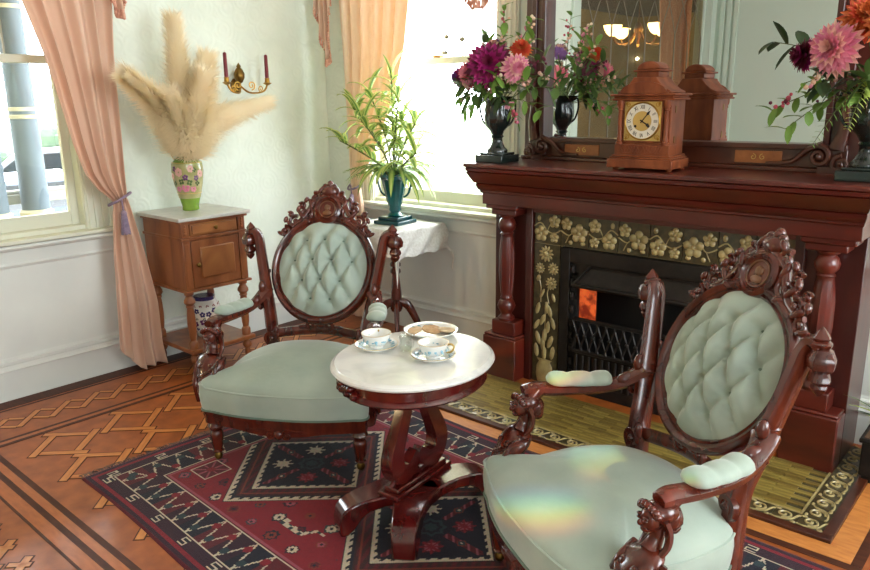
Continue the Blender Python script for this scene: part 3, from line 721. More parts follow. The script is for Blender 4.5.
    vs = [BP(0, 0, puff(0, 0))]
    for i in range(1, NR+1):
        for k in range(NA):
            r = i/NR; a = 2*PI*k/NA; u, v = ea*r*math.cos(a), eb*r*math.sin(a); vs.append(BP(u, v, puff(u, v)))
    fs = [(0, 1+k, 1+(k+1) % NA) for k in range(NA)]
    for i in range(NR-1):
        for k in range(NA): a = 1+i*NA; fs.append((a+k, a+NA+k, a+NA+(k+1) % NA, a+(k+1) % NA))
    cush = MB().add(vs, fs).build('back_cushion', 'velvet', t, smooth=80)
    bme = MB().ball((0, 0, 0), (.007, .007, .005), 8, 5).mesh('button', 'velvet_dark')
    for b in btn: o = link('button', bme, cush); o.location = BP(b[0], b[1], puff(*b)+.001)
    mb = MB(); vs = []; m2 = 64
    prof = [(-.006, -.006), (-.004, .012), (.003, .02), (.009, .016), (.013, .024), (.025, .030), (.036, .022), (.040, .0), (.034, -.022), (.0, -.024)]
    for k in range(m2):
        a = 2*PI*k/m2
        for d, w in prof: vs.append(BP((ea+d)*math.cos(a), (eb+d)*math.sin(a), w))
    p_ = len(prof); fs = [(k*p_+i, ((k+1) % m2)*p_+i, ((k+1) % m2)*p_+(i+1) % p_, k*p_+(i+1) % p_) for k in range(m2) for i in range(p_)]
    mb.add(vs, fs).build('oval_frame', WD, t, smooth=50)
    vs = [BP(0, 0, -.012)]+[BP(ea*math.cos(2*PI*k/40), eb*math.sin(2*PI*k/40), -.012) for k in range(40)]
    MB().add(vs, [(0, 1+k, 1+(k+1) % 40) for k in range(40)]).build('back_lining', 'velvet_dark', t, solid=.008)
    # crest carving
    mb = MB()
    def T2(pts, r, n=6, w=.012): mb.tube([BP(a, b, w) for a, b in pts], r, n)
    q = [(p.x, p.y) for p in catmull([(-.215, .165, 0), (-.185, .20, 0), (-.13, .235, 0), (-.095, .285, 0), (-.075, .325, 0), (-.03, .355, 0), (0, .36, 0)], 4)]
    for s in (-1, 1):
        T2([(-s*a, b) for a, b in q], [.008, .013, .014, .013], 8)
        for (cu, cv, r0, a0, tn, rr) in ((.108, .268, .036, 2.2, 1.4, .011), (.16, .226, .030, 2.0, -1.3, .010), (.066, .345, .028, 1.2, 1.4, .011), (.205, .18, .024, 1.5, 1.3, .010), (.075, .238, .020, 3.0, -1.2, .008), (.13, .305, .018, .5, 1.2, .008), (.185, .262, .014, .5, 1.2, .007)):
            T2([(s*a, b) for a, b in spiral(cu, cv, r0, .005, a0, tn, 20)], [rr, rr*.6], 6, .016)
            mb.ball(BP(s*cu, cv, .018), .009, 8, 6)
        for (cu, cv, l, a) in ((.13, .26, .06, .9), (.085, .315, .06, 1.2), (.18, .21, .055, .7), (.04, .385, .055, 2.2), (.22, .165, .05, .4), (.10, .23, .045, .3), (.145, .29, .04, 2.0), (.11, .335, .035, 2.1), (.205, .235, .035, 1.9)):
            R = Matrix((U, V, Nn)).transposed() @ Matrix.Rotation(a if s > 0 else PI-a, 3, 'Z')
            mb.ball(BP(s*cu, cv, .02), (l/2, .011, .012), 8, 6, R)
    mb.ball(BP(0, .378, .012), (.045, .026, .030)).ball(BP(0, .418, .01), (.016, .016, .018))
    for k in range(5): mb.ball(BP(.038*math.cos(PI*(k+.5)/5), .376+.034*math.sin(PI*(k+.5)/5), .016), .015, 8, 6)
    mb.build('crest_carving', WD, t, smooth=60)
    cm = Matrix((U, V, Nn)).transposed().to_4x4(); cm.translation = BP(0, .287, 0)
    mb = MB(); mb.mx = cm; md = mb.lathe([(.066, -.02), (.072, .01), (.069, .026), (.058, .034), (.053, .027), (.048, .031), (.042, .024), (.001, .024)], 28).build('medallion', WD, t)
    mb = MB(); mb.mx = cm; mb.tube([(.040*math.cos(2*PI*k/28), .040*math.sin(2*PI*k/28), .027) for k in range(28)], .003, 5, True)
    mb.ball((-.002, .009, .025), (.013, .016, .008)).ball((0, -.017, .024), (.023, .013, .007)).ball((.008, .008, .026), (.009, .013, .006))
    mb.build('medallion_portrait', 'mahogany_gilt', md)
    # stiles with curled tops, scroll feet, pendant finials
    for s in (-1, 1):
        mb = MB()
        mb.tube(catmull([(s*.225, .165, .20), (s*.228, .170, .42), (s*.248, .198, .55), (s*.276, .232, .70), (s*.296, .255, .81), (s*.306, .265, .865), (s*.322, .27, .893), (s*.342, .27, .89), (s*.354, .268, .865)], 5), [.034, .034, .032, .029, .028, .027, .025, .022, .016], 8, sq=(.85, 1.15))
        for z, f in ((.60, .024), (.625, .028), (.65, .024)): mb.lathe([(f, -.006), (f+.004, 0), (f, .006)], 12, (s*(.248+.028*(z-.55)/.15), .198+.034*(z-.55)/.15, z))
        st = mb.build('stile', WD, t, smooth=50)
        MB().lathe([(.016, .885), (.028, .890), (.031, .898), (.020, .905), (.024, .912), (.019, .920), (.009, .932), (.001, .940)], 12, (s*.345, .272, 0), flute=8, famp=.15).build('finial', WD, st)
        MB().lathe([(.012, .890), (.030, .880), (.040, .860), (.037, .838), (.020, .826), (.027, .818), (.030, .804), (.020, .793), (.023, .786), (.016, .774), (.003, .762)], 14, (s*.356, .268, 0), flute=9, famp=.2).build('pendant', WD, st)
        mb = MB(); mb.tube([(s*a, .145, b) for a, b in spiral(.222, .412, .034, .006, -1.2, 1.5, 22)], [.014, .009], 6); mb.ball((s*.222, .14, .412), (.013, .014, .013)); mb.ball((s*.20, .15, .44), (.012, .016, .03)); mb.build('scroll_foot', WD, st)
        MB().tube([(s*.262, .262, .70), (s*.285, .243, .715)], [.016, .014], 6).build('frame_bracket', WD, st)
    mb = MB(); mb.tube(catmull([(-.22, .172, .425), (-.10, .205, .435), (0, .212, .44), (.10, .205, .435), (.22, .172, .425)], 5), .020, 8, sq=(.7, 1.2))
    for s in (-1, 1):
        mb.tube([(s*a, .19, b) for a, b in spiral(.045, .465, .022, .005, -PI/2, 1.3, 16)], [.010, .006], 6); mb.ball((s*.085, .2, .455), (.025, .012, .010))
    mb.ball((0, .205, .475), (.022, .02, .03)); mb.build('lower_back_rail', WD, t, smooth=50)
    # arms: curved rail, tufted pad, carved bust supports
    for s in (-1, 1):
        path = [(s*.262, .212, .625), (s*.275, .19, .605), (s*.30, .13, .573), (s*.325, .05, .562), (s*.345, -.06, .566), (s*.356, -.15, .575), (s*.36, -.19, .572)]
        mb = MB().tube(catmull(path, 5), [.034, .030, .024, .024, .025, .026, .020], 8, sq=(1.15, .9))
        mb.ball((s*.285, .165, .592), (.022, .05, .026)).ball((s*.272, .19, .645), (.018, .022, .034)); mb.tube([(s*.282, .18+a, .585+b) for a, b in spiral(0, -.03, .022, .005, 0, 1.2, 14)], .008, 6)
        arm = mb.build('arm_rail', WD, t, smooth=50)
        mb = MB(); cl = catmull([(s*.306, .110, .590), (s*.324, .045, .588), (s*.341, -.03, .592), (s*.351, -.108, .599)], 8); m_ = len(cl); vs = []; nn = 14
        for i, p in enumerate(cl):
            f = i/(m_-1); e = math.sin(PI*min(1, max(0.02, min(f, 1-f)*6))/2)**.6; lob = 1-.20*math.exp(-((f-.34)/.05)**2)-.20*math.exp(-((f-.67)/.05)**2)
            d = (cl[min(i+1, m_-1)]-cl[max(i-1, 0)]).normalized(); x = d.cross(Vector((0, 0, 1))).normalized()
            for k in range(nn):
                a = 2*PI*k/nn; wz = .030*e*(lob if math.sin(a) > 0 else .5)
                vs.append(p+x*(.042*e*(.6+.4*lob)*math.cos(a))+Vector((0, 0, wz*math.sin(a))))
        fs = [(i*nn+k, i*nn+(k+1) % nn, (i+1)*nn+(k+1) % nn, (i+1)*nn+k) for i in range(m_-1) for k in range(nn)]+[tuple(range(nn-1, -1, -1)), tuple(range((m_-1)*nn, m_*nn))]
        mb.add(vs, fs).build('arm_pad', 'velvet', arm, smooth=70)
        # bust: head under the arm end, draped shoulders, trunk sweeping forward down to the seat rail
        bx = s*.352; mb = MB()
        mb.tube(catmull([(bx, -.150, .575), (bx, -.172, .545), (bx, -.182, .50), (bx, -.188, .470), (bx, -.200, .445)], 4), [.024, .022, .017, .016, .022], 10)
        sec = [(.447, -.198, .020, .020), (.432, -.206, .046, .030), (.412, -.216, .050, .036), (.390, -.226, .044, .038), (.362, -.236, .038, .036), (.332, -.244, .040, .038), (.300, -.246, .044, .040), (.270, -.240, .042, .036), (.240, -.235, .034, .030), (.19, -.25, .026, .024)]
        nn = 14; vs = []
        for z, yy, a, b_ in sec:
            for k in range(nn): an = 2*PI*k/nn; vs.append((bx-s*.004+a*math.cos(an), yy+b_*math.sin(an), z+.006*math.cos(an)*s))
        m_ = len(sec); mb.add(vs, [(i*nn+k, i*nn+(k+1) % nn, (i+1)*nn+(k+1) % nn, (i+1)*nn+k) for i in range(m_-1) for k in range(nn)]+[tuple(range(nn)), tuple(range(m_*nn-1, (m_-1)*nn-1, -1))])
        mb.ball((bx, -.200, .522), (.022, .025, .034)).ball((bx, -.2245, .520), (.005, .008, .009)).ball((bx, -.212, .500), (.011, .011, .009)).ball((bx, -.219, .508), (.008, .005, .004))
        for sg in (-1, 1): mb.ball((bx+sg*.009, -.2215, .527), (.006, .005, .0035)).ball((bx+sg*.009, -.220, .535), (.008, .006, .003))
        mb.ball((bx, -.178, .535), (.030, .036, .030)).ball((bx, -.160, .515), (.028, .026, .036)).ball((bx, -.150, .490), (.016, .016, .022))
        for k in range(7):
            an = PI*(k+.5)/7; mb.ball((bx+.025*math.cos(an), -.205-.004*math.sin(an), .540+.018*math.sin(an)), .010, 7, 5)
        for sg in (-1, 1):
            mb.tube(catmull([(bx+sg*.026, -.19, .53), (bx+sg*.028, -.18, .495), (bx+sg*.030, -.185, .46), (bx+sg*.026, -.205, .43)], 4), [.010, .008, .006], 6)
            mb.ball((bx+sg*.017, -.240, .405), (.017, .015, .016))
        for k in range(5): mb.tube(catmull([(bx-s*.044, -.21, .428-.022*k), (bx-s*.022, -.252, .398-.022*k), (bx+s*.014, -.264, .372-.022*k), (bx+s*.042, -.240, .362-.020*k)], 4), [.005, .009, .008, .004], 6)
        mb.tube(catmull([(bx-s*.046, -.20, .43), (bx-s*.030, -.245, .41), (bx-s*.036, -.262, .34), (bx-s*.034, -.25, .26)], 4), [.007, .009, .007], 6)
        mb.tube(catmull([(bx+s*.046, -.20, .43), (bx+s*.044, -.232, .38), (bx+s*.040, -.258, .33), (bx+s*.036, -.25, .25)], 4), [.007, .009, .007], 6)
        mb.v = [(bx+(x-bx)*1.28, -.20+(y+.20)*1.25, z) for x, y, z in mb.v]
        mb.build('carved_bust', WD, t, smooth=60)['label'] = 'arm support carved as a draped woman\'s bust'
    return t
c1 = make_chair('sage velvet carved armchair standing between the wooden cabinet and the marble table', (-2.514, 1.957, .0085), .545)
c2 = copy_tree(c1); c2.location = (-.865, 1.845, .0085); c2.rotation_euler = (0, 0, -.506)
c2['label'] = 'sage velvet carved armchair with rainbow glints, standing in front of the fireplace'

# ================================================================== RUG
RL, RW = 2.62, 1.44
def build_rug():
    h = .0055; nu, nv = int(RL/h), int(RW/h)
    uu = (np.arange(nu)+.5)*RL/nu; vv = (np.arange(nv)+.5)*RW/nv; Ug, Vg = np.meshgrid(uu, vv)     # rows over v
    C = np.zeros((nv, nu, 3)); c = {k: np.array(S(*v)) for k, v in dict(red=(126, 10, 30), deep=(86, 8, 24), navy=(16, 16, 34), plum=(46, 12, 32), white=(196, 180, 156), rust=(120, 46, 30), teal=(34, 54, 60), pink=(150, 70, 84), brown=(56, 20, 22)).items()}
    C[:] = c['red']
    def paint(m, k): C[m] = c[k]
    D = np.minimum(np.minimum(Ug, RL-Ug), np.minimum(Vg, RW-Vg))
    side = (np.minimum(Vg, RW-Vg) <= np.minimum(Ug, RL-Ug)); A = np.where(side, Ug, Vg)    # coordinate along the border
    # medallions
    def star(x, y, r): return (np.abs(x)+np.abs(y) < r) | (np.maximum(np.abs(x), np.abs(y)) < r*.68)
    def rosette(x, y, r, outer, inner, dot):
        paint(star(x, y, r), outer); paint(star(x, y, r*.72), inner); paint(star(x, y, r*.3), dot)
    cs = [.60, 1.31, 2.02]
    L1 = np.min([np.abs(Ug-x)+np.abs(Vg-RW/2) for x in cs], axis=0)
    dentA = ((Ug*36) % 1 < .55)
    paint(L1 < .425, 'navy'); paint((L1 < .42) & (L1 > .405), 'white'); paint((L1 < .405) & (L1 > .388) & dentA, 'white')
    paint(L1 < .372, 'brown'); paint((L1 < .36) & (L1 > .30) & ((Ug*30+Vg*14) % 1 < .45), 'deep'); paint((L1 < .345) & (L1 > .335), 'rust')
    paint(L1 < .296, 'navy'); paint((L1 < .292) & (L1 > .278), 'white'); paint((L1 < .278) & (L1 > .262) & dentA, 'white'); paint(L1 < .252, 'navy')
    for x in cs:
        du, dv = Ug-x, Vg-RW/2; ins_ = (np.abs(du)+np.abs(dv)) < .245
        bar = ins_ & ((np.abs(du) < .012) | (np.abs(dv) < .012)) & (np.maximum(np.abs(du), np.abs(dv)) > .07)
        paint(bar, 'deep'); paint(bar & (((du+dv)*28) % 1 < .3), 'pink')
        rosette(du, dv, .062, 'teal', 'navy', 'pink'); paint(star(du, dv, .03), 'teal')
        for i, (a, b) in enumerate(((.085, .085), (-.085, .085), (.085, -.085), (-.085, -.085))):
            rosette(du-a, dv-b, .044, ['deep', 'plum', 'deep', 'plum'][i], ['pink', 'white', 'pink', 'white'][i], 'red')
            for kk in range(8):
                an = kk*PI/4; e = (np.abs((du-a)*math.sin(an)-(dv-b)*math.cos(an)) < .004) & (np.hypot(du-a, dv-b) < .042); paint(e, 'white' if i % 2 else 'red')
        for a, b in ((0, .15), (0, -.15), (.15, 0), (-.15, 0)): rosette(du-a, dv-b, .022, 'rust', 'teal', 'white')
    out_ = L1 > .445; keep = C.copy()
    for sx in range(0, 17):
        for k in range(6):
            x0 = .30+.126*sx+(.05 if k % 2 else 0); y0 = (.30, .385, .47)[k % 3] if k < 3 else RW-(.30, .385, .47)[k % 3]
            rosette(Ug-x0, Vg-y0, (.030, .024, .034)[(sx+k) % 3], ['teal', 'navy', 'plum', 'rust'][(sx+k) % 4], ['pink', 'rust', 'white', 'deep'][(sx+2*k) % 4], 'navy')
    C[~out_] = keep[~out_]
    # corner panels and birds in the red ground
    for (x0, y0) in ((.335, .40), (.335, 1.04), (RL-.335, .40), (RL-.335, 1.04)):
        du, dv = Ug-x0, Vg-y0; q = (np.abs(du) < .062) & (np.abs(dv) < .062); paint(q, 'white'); q = (np.abs(du) < .056) & (np.abs(dv) < .056); paint(q, 'deep')
        paint(q & ((np.abs(du) < .004) | (np.abs(dv) < .004) | (np.abs(np.abs(du)-np.abs(dv)) < .004)), 'pink'); paint(star(du, dv, .024), 'red')
    def bird(x0, y0, sx):
        du, dv = (Ug-x0)*sx, Vg-y0
        b = ((np.abs(du) < .055) & (np.abs(dv-.006) < .014-np.abs(du)*.1)) | ((np.abs(du-.055-(dv-.02)*.5) < .010) & (dv > -.0) & (dv < .055)) | ((np.abs(dv-.055) < .008) & (du > .07) & (du < .12)) | ((du > -.075) & (du < -.045) & (np.abs(dv-.012) < .02))
        paint(b, 'white'); paint(b & (((Ug*60).astype(int)+(Vg*60).astype(int)) % 3 == 0), 'teal')
    bird(.955, .37, 1); bird(1.665, .37, 1); bird(.955, 1.05, 1); bird(1.665, 1.05, 1)
    # borders, painted last
    paint(D < .26, 'navy'); paint((D < .257) & (D > .248), 'pink'); paint((D > .243) & (D < .248), 'deep')
    # outer guard
    b = (D > .10) & (D < .235); paint(b, 'plum')
    P_ = .105; ph = (A % P_)/P_; w = np.clip((D-.10)/.135, 0, 1)
    zig = np.abs(ph-.5)*2
    paint(b & (((A/P_).astype(int)) % 3 == 0), 'navy'); paint(b & (((A/P_).astype(int)) % 3 == 1), 'deep')
    ln = b & (np.abs(zig-w) < .075); paint(ln, 'white')
    hk = b & (np.abs(w-(.30)) < .05) & (ph > .36) & (ph < .56); paint(hk, 'white'); hk = b & (np.abs(w-.70) < .05) & ((ph < .08) | (ph > .86)); paint(hk, 'white')
    cen = b & (np.hypot((ph-.5)*P_, (w-.28)*.135) < .018); paint(cen, 'teal'); cen = b & (np.hypot(np.minimum(ph, 1-ph)*P_, (w-.72)*.135) < .018); paint(cen, 'red')
    paint((D > .235) & (D < .241), 'white'); paint((D > .094) & (D < .10), 'white')
    g = D < .094; paint(g, 'plum'); ph2 = (A % .21)/.21
    sm = (D > .05) & (D < .088) & (np.abs(ph2-.5) < .10); t_ = (ph2-.5)/.10; w2 = (D-.05)/.038*2-1
    paint(sm, 'navy'); paint(sm & ((np.abs(w2) < .2) | (w2 > .62) | (w2 < -.62) | ((t_ < -.62) & (w2 > 0)) | ((t_ > .62) & (w2 < 0))), 'white')
    paint((D > .028) & (D < .042), 'red'); paint(D < .012, 'deep')
    C *= (1-.10*np.random.RandomState(3).rand(nv, nu, 1))
    # mesh
    gx = np.linspace(0, RL, nu+1)-RL/2; gy = np.linspace(0, RW, nv+1)-RW/2
    X, Y = np.meshgrid(gx, gy); wob = .006*np.sin(X*5.1)*(np.abs(Y)/(RW/2))**2; wob2 = .008*np.sin(Y*6.3+1)*(np.abs(X)/(RL/2))**2
    Zz = .0075+.0008*np.sin(X*7+Y*3); e_ = (np.abs(X) > RL/2-1e-4) | (np.abs(Y) > RW/2-1e-4); Zz[e_] = .001
    V3 = np.stack([X+wob2, Y+wob, Zz], -1).reshape(-1, 3).astype(np.float32)
    idx = np.arange((nu+1)*(nv+1)).reshape(nv+1, nu+1)
    Fq = np.stack([idx[:-1, :-1], idx[:-1, 1:], idx[1:, 1:], idx[1:, :-1]], -1).reshape(-1, 4).astype(np.int32)
    me = bpy.data.meshes.new('pile'); nf = len(Fq)
    me.vertices.add(len(V3)); me.vertices.foreach_set('co', V3.ravel()); me.loops.add(nf*4); me.loops.foreach_set('vertex_index', Fq.ravel())
    me.polygons.add(nf); me.polygons.foreach_set('loop_start', np.arange(0, nf*4, 4, dtype=np.int32)); me.polygons.foreach_set('loop_total', np.full(nf, 4, dtype=np.int32)); me.update(calc_edges=True)
    ca = me.color_attributes.new('weave', 'FLOAT_COLOR', 'CORNER'); cc = np.ones((nf, 4, 4), np.float32); cc[:, :, :3] = C.reshape(-1, 1, 3); ca.data.foreach_set('color', cc.ravel())
    me.materials.append(MATS['rug'])
    t = thing('persian_rug', 'red and navy tribal rug with diamond medallions under the table and chairs', 'rug', (-1.585, 1.745, 0), -.045)
    link('pile', me, t)
    for s in (-1, 1):
        mb = MB()
        for k in range(330):
            y = -RW/2+RW*(k+random.random())/330; a = random.uniform(-.6, .6); l = random.uniform(.022, .046); x = s*(RL/2-.004)
            p = Vector((x, y, .005)); q = p+Vector((s*l*.55, math.sin(a)*l*.3, .003)); r = p+Vector((s*l, math.sin(a)*l, -.003))
            mb.tube([p, q, r], .0016, 3, caps=False)
        o = mb.build('fringe', 'rug_fringe', t, smooth=0, fix=False); o['kind'] = 'stuff'
build_rug()

# ================================================================== LYRE TABLE
tb_ = thing('lyre_table', 'oval marble topped table on a dark red lyre pedestal', 'table', (-1.695, 1.79, .0085), PI/2+.10)
TA, TB, TZ = .312, .278, .617        # local x is the long axis
def oval(mb, prof, n=64): return mb.lathe([(r, z) for r, z in prof], n)
def oval_rings(rows, n=64):
    vs = [(a*math.cos(2*PI*k/n), b*math.sin(2*PI*k/n), z) for a, b, z in rows for k in range(n)]; m = len(rows)
    return MB().add(vs, [(i*n+k, i*n+(k+1) % n, (i+1)*n+(k+1) % n, (i+1)*n+k) for i in range(m-1) for k in range(n)]+[tuple(range(n-1, -1, -1)), tuple(range((m-1)*n, m*n))])
oval_rings([(TA-.02, TB-.02, TZ-.024), (TA-.004, TB-.004, TZ-.022), (TA, TB, TZ-.015), (TA-.004, TB-.004, TZ-.008), (TA-.012, TB-.012, TZ-.004), (TA-.016, TB-.016, TZ), (.02, .02, TZ+.0002)]).build('marble_top', 'marble', tb_, smooth=30)
ap = oval_rings([(TA-.06, TB-.06, TZ-.095), (TA-.035, TB-.035, TZ-.093), (TA-.028, TB-.028, TZ-.085), (TA-.034, TB-.034, TZ-.076), (TA-.040, TB-.040, TZ-.07), (TA-.040, TB-.040, TZ-.042), (TA-.03, TB-.03, TZ-.036), (TA-.028, TB-.028, TZ-.024), (.1, .1, TZ-.024)]).build('apron', 'mahogany_red', tb_, smooth=30)
for a0 in (-.5, PI-.5):
    mb = MB()
    for k in range(9):
        a = a0+(k-4)*.085; R_ = (TA-.034, TB-.034); p = Vector((R_[0]*math.cos(a), R_[1]*math.sin(a), TZ-.058+.008*math.sin(k*2.1)))
        mb.ball(p, (.016, .016, .018-.0018*abs(k-4)), 7, 5)
        if k % 2 == 0: mb.ball(p+Vector((.004*math.cos(a), .004*math.sin(a), -.022+.003*abs(k-4))), (.013, .013, .012), 7, 5)
    mb.build('apron_carving', 'mahogany_red', ap)
MB().box(-.12, .12, -.07, .07, TZ-.115, TZ-.092).build('top_block', 'mahogany_red', tb_, bevel=.006)
# lyre: ribbon of rectangular section following the outline, cusp at the bottom
lh = [(.045, .505), (.060, .44), (.090, .37), (.122, .305), (.134, .255), (.112, .208), (.058, .202), (0, .245)]
half_ = [(p.x, p.y) for p in catmull([(a, b, 0) for a, b in lh], 6)]
mb = MB()
for s in (-1, 1):
    pts = [(s*a, 0, b) for a, b in half_]; mb.tube(pts, [.038, .036, .040, .046, .050, .050, .044, .034], 4, sq=(1.0, .72), upv=(0, 1, 0))
mb.build('lyre', 'mahogany_red', tb_, bevel=.006, smooth=35)
mb = MB(); mb.box(-.15, .15, -.034, .034, .148, .165).box(-.168, .168, -.046, .046, .130, .148); mb.build('plinth', 'mahogany_red', tb_, bevel=.005)
mb = MB()
for s in (-1, 1): mb.tube(catmull([(s*.0, 0, .175), (s*.05, 0, .185), (s*.09, 0, .172), (s*.125, 0, .176), (s*.15, 0, .163)], 4), [.02, .024, .016, .012, .008], 8, sq=(1, 1))
mb.build('plinth_scroll', 'mahogany_red', tb_)
# platform with four outswept feet
def foot_mesh():
    mb = MB(); rows = []
    xs = [0, .05, .10, .15, .20, .235, .262, .285, .30]
    w = [.105, .096, .074, .060, .054, .050, .047, .044, .042]; zt = [.132, .132, .131, .129, .126, .122, .115, .104, .09]; zb = [.088, .088, .088, .086, .078, .055, .018, .0, .0]
    vs = []
    for x, ww, a, b in zip(xs, w, zt, zb): vs += [(x, -ww, b), (x, ww, b), (x, ww, a), (x, -ww, a)]
    vs += [(.310, -.038, 0), (.310, .038, 0), (.312, .038, .05), (.312, -.038, .05)]
    m = len(vs)//4; fs = [(i*4+k, i*4+(k+1) % 4, (i+1)*4+(k+1) % 4, (i+1)*4+k) for i in range(m-1) for k in range(4)]+[(3, 2, 1, 0), tuple(range(4*m-4, 4*m))]
    return mb.add(vs, fs).mesh('foot', 'mahogany_red', 35)
fm = foot_mesh()
for a in (.50, PI-.50, PI+.50, -.50): o = link('foot', fm, tb_, bevel=.006); o.rotation_euler = (0, 0, a)
MB().box(-.12, .12, -.07, .07, .085, .131).build('platform', 'mahogany_red', tb_, bevel=.006)

# --- tea things
TZ += .0085
def painted(parent, items, m1, nm='painted_flowers'):
    mb = MB()
    for c, r, rot in items: mb.ball(c, r, 7, 4, rot)
    return mb.build(nm, m1, parent)
def ring_flowers(parent, r, z, n, tilt, m1, rs=.005, jitter=.3, fl=.0012):
    it = []
    for k in range(n):
        a = 2*PI*(k+random.uniform(-jitter, jitter))/n; rr = r+random.uniform(-.004, .004)
        Rm = Matrix.Rotation(a, 3, 'Z') @ Matrix.Rotation(tilt, 3, 'Y')
        it.append((Vector((rr*math.cos(a), rr*math.sin(a), z)), (rs*random.uniform(.7, 1.3), rs*random.uniform(.7, 1.3), fl), Rm))
    return painted(parent, it, m1)
def tea_set(x, y, hrot, lab1, lab2):
    s = thing('saucer', lab2, 'saucer', (x, y, TZ), 0, 'tea saucers')
    b = MB().lathe([(.035, 0), (.036, .003), (.05, .006), (.068, .013), (.078, .020), (.0785, .0215), (.077, .0225), (.066, .0165), (.05, .0095), (.03, .007), (.001, .007)], 36).build('dish', 'porcelain', s, smooth=60)
    MB().tube([(.078*math.cos(2*PI*k/40), .078*math.sin(2*PI*k/40), .0215) for k in range(40)], .0011, 4, True).build('gilt_rim', 'gold_trim', b)
    ring_flowers(b, .063, .0165, 22, -.25, 'blue_flower', .0075); ring_flowers(b, .056, .0132, 16, -.2, 'blue_pale', .005)
    c = thing('tea_cup', lab1, 'cup', (x, y, TZ+.0073), hrot, 'tea cups')
    b = MB().lathe([(.024, 0), (.025, .004), (.022, .008), (.034, .014), (.045, .026), (.049, .040), (.054, .054), (.0545, .055), (.053, .0555), (.047, .04), (.042, .026), (.03, .016), (.001, .013)], 36).build('bowl', 'porcelain', c, smooth=60)
    MB().tube(catmull([(.047, 0, .046), (.062, 0, .050), (.072, 0, .042), (.068, 0, .028), (.056, 0, .020), (.045, 0, .022)], 5), .0035, 8).build('handle', 'gold_trim', c)
    MB().tube([(.054*math.cos(2*PI*k/40), .054*math.sin(2*PI*k/40), .0553) for k in range(40)], .0010, 4, True).build('gilt_rim', 'gold_trim', b)
    ring_flowers(b, .0478, .032, 15, 1.25, 'blue_flower', .006, .4, .0015); ring_flowers(b, .043, .022, 12, 1.0, 'blue_pale', .004, .4, .0015)
tea_set(-1.842, 1.752, 2.2, 'white blue-flowered tea cup with no handle in view, beside the glass creamer', 'white blue-flowered saucer under the tea cup that shows no handle')
tea_set(-1.612, 1.802, .55, 'white blue-flowered tea cup with its gilt handle showing', 'white blue-flowered saucer under the tea cup with the gilt handle')
pl = thing('biscuit_plate', 'white china plate with blue sprays carrying three biscuits', 'plate', (-1.80, 2.0, TZ), .3)
b = MB().lathe([(.05, 0), (.052, .003), (.075, .006), (.098, .016), (.106, .022), (.1065, .0235), (.104, .0245), (.09, .017), (.07, .0095), (.001, .008)], 40, sx=1.0, sy=.92).build('dish', 'porcelain', pl, smooth=60)
ring_flowers(b, .084, .0155, 26, -.35, 'blue_flower', .009)
def biscuit(x, y, z, r, tilt, m_, label):
    mb = MB().lathe([(r*.9, 0), (r, .004), (r*.98, .009), (r*.8, .012), (.001, .0125)], 22, flute=14, famp=.05)
    for k in range(8): a = random.uniform(0, 6.3); q = r*random.uniform(.1, .75); mb.ball((q*math.cos(a), q*math.sin(a), .011), (.005, .004, .003), 6, 4)
    o = mb.build('biscuit', m_); o.location = (x, y, z); o.rotation_euler = (tilt[0], tilt[1], random.random()); tag(o, label, 'biscuit', 'biscuits on the plate')
biscuit(-1.800, 2.005, TZ+.016, .040, (.10, .12), 'cookie', 'round golden biscuit lying on top in the middle of the plate')
biscuit(-1.755, 2.040, TZ+.013, .036, (-.15, .1), 'cookie_light', 'pale round biscuit leaning at the fireplace side of the plate')
biscuit(-1.845, 1.955, TZ+.013, .034, (.1, -.25), 'cookie_light', 'pale biscuit at the cup side of the plate, tilted on the rim')
# small glass creamer and jar between the cups
gj = thing('glass_creamer', 'small clear glass creamer between the two tea cups', 'jug', (-1.742, 1.80, TZ))
glass_mat('clear_glass', (.93, .95, .94), .14, .02)
MB().lathe([(.016, 0), (.02, .003), (.024, .02), (.021, .04), (.025, .058), (.0255, .0585), (.0235, .058), (.0195, .04), (.022, .02), (.017, .006), (.001, .005)], 22).build('bowl', 'clear_glass', gj, smooth=60)
MB().tube(catmull([(.022, 0, .05), (.038, 0, .046), (.036, 0, .026), (.023, 0, .02)], 5), .003, 6).build('handle', 'clear_glass', gj)

# ================================================================== CABINET
cb = thing('bedside_cabinet', 'walnut bedside cabinet with marble top, drawer and panelled door on turned legs', 'cabinet', (-3.82, 2.215, 0))
cx0, cx1, cy0, cy1 = -.205, .21, -.195, .205
MB().box(-.225, .235, -.22, .235, .882, .902).build('marble_top', 'cabinet_marble', cb, bevel=.004)
mb = MB().box(cx0, cx1-.012, cy0, cy1, .495, .878); mb.box(cx0-.004, cx1+.006, cy0-.008, cy1+.008, .775, .79).box(cx0-.004, cx1+.012, cy0-.014, cy1+.014, .486, .500).box(cx0-.004, cx1+.012, cy0-.012, cy1+.012, .868, .882)
for yy in (cy0, cy1-.045): mb.box(cx1-.02, cx1, yy, yy+.045, .50, .775).box(cx1-.02, cx1, yy, yy+.045, .79, .868)
mb.build('body', 'cabinet_wood', cb, bevel=.003)
dr = MB().box(cx1-.014, cx1-.002, cy0+.052, cy1-.052, .797, .862).box(cx1-.006, cx1+.006, cy0+.062, cy1-.062, .805, .854).build('drawer', 'cabinet_panel', cb, bevel=.003)
MB().lathe([(.006, 0), (.005, .008), (.011, .014), (.012, .019), (.007, .024), (.001, .025)], 12, (cx1+.005, .005, .83), axis=(1, 0, 0)).build('knob', 'old_brass', dr)
dd = MB().box(cx1-.014, cx1-.002, cy0+.05, cy1-.05, .506, .770).build('door', 'cabinet_wood', cb, bevel=.003)
MB().box(cx1-.004, cx1+.008, cy0+.098, cy1-.085, .555, .728).build('door_panel', 'cabinet_panel', dd, bevel=.006)
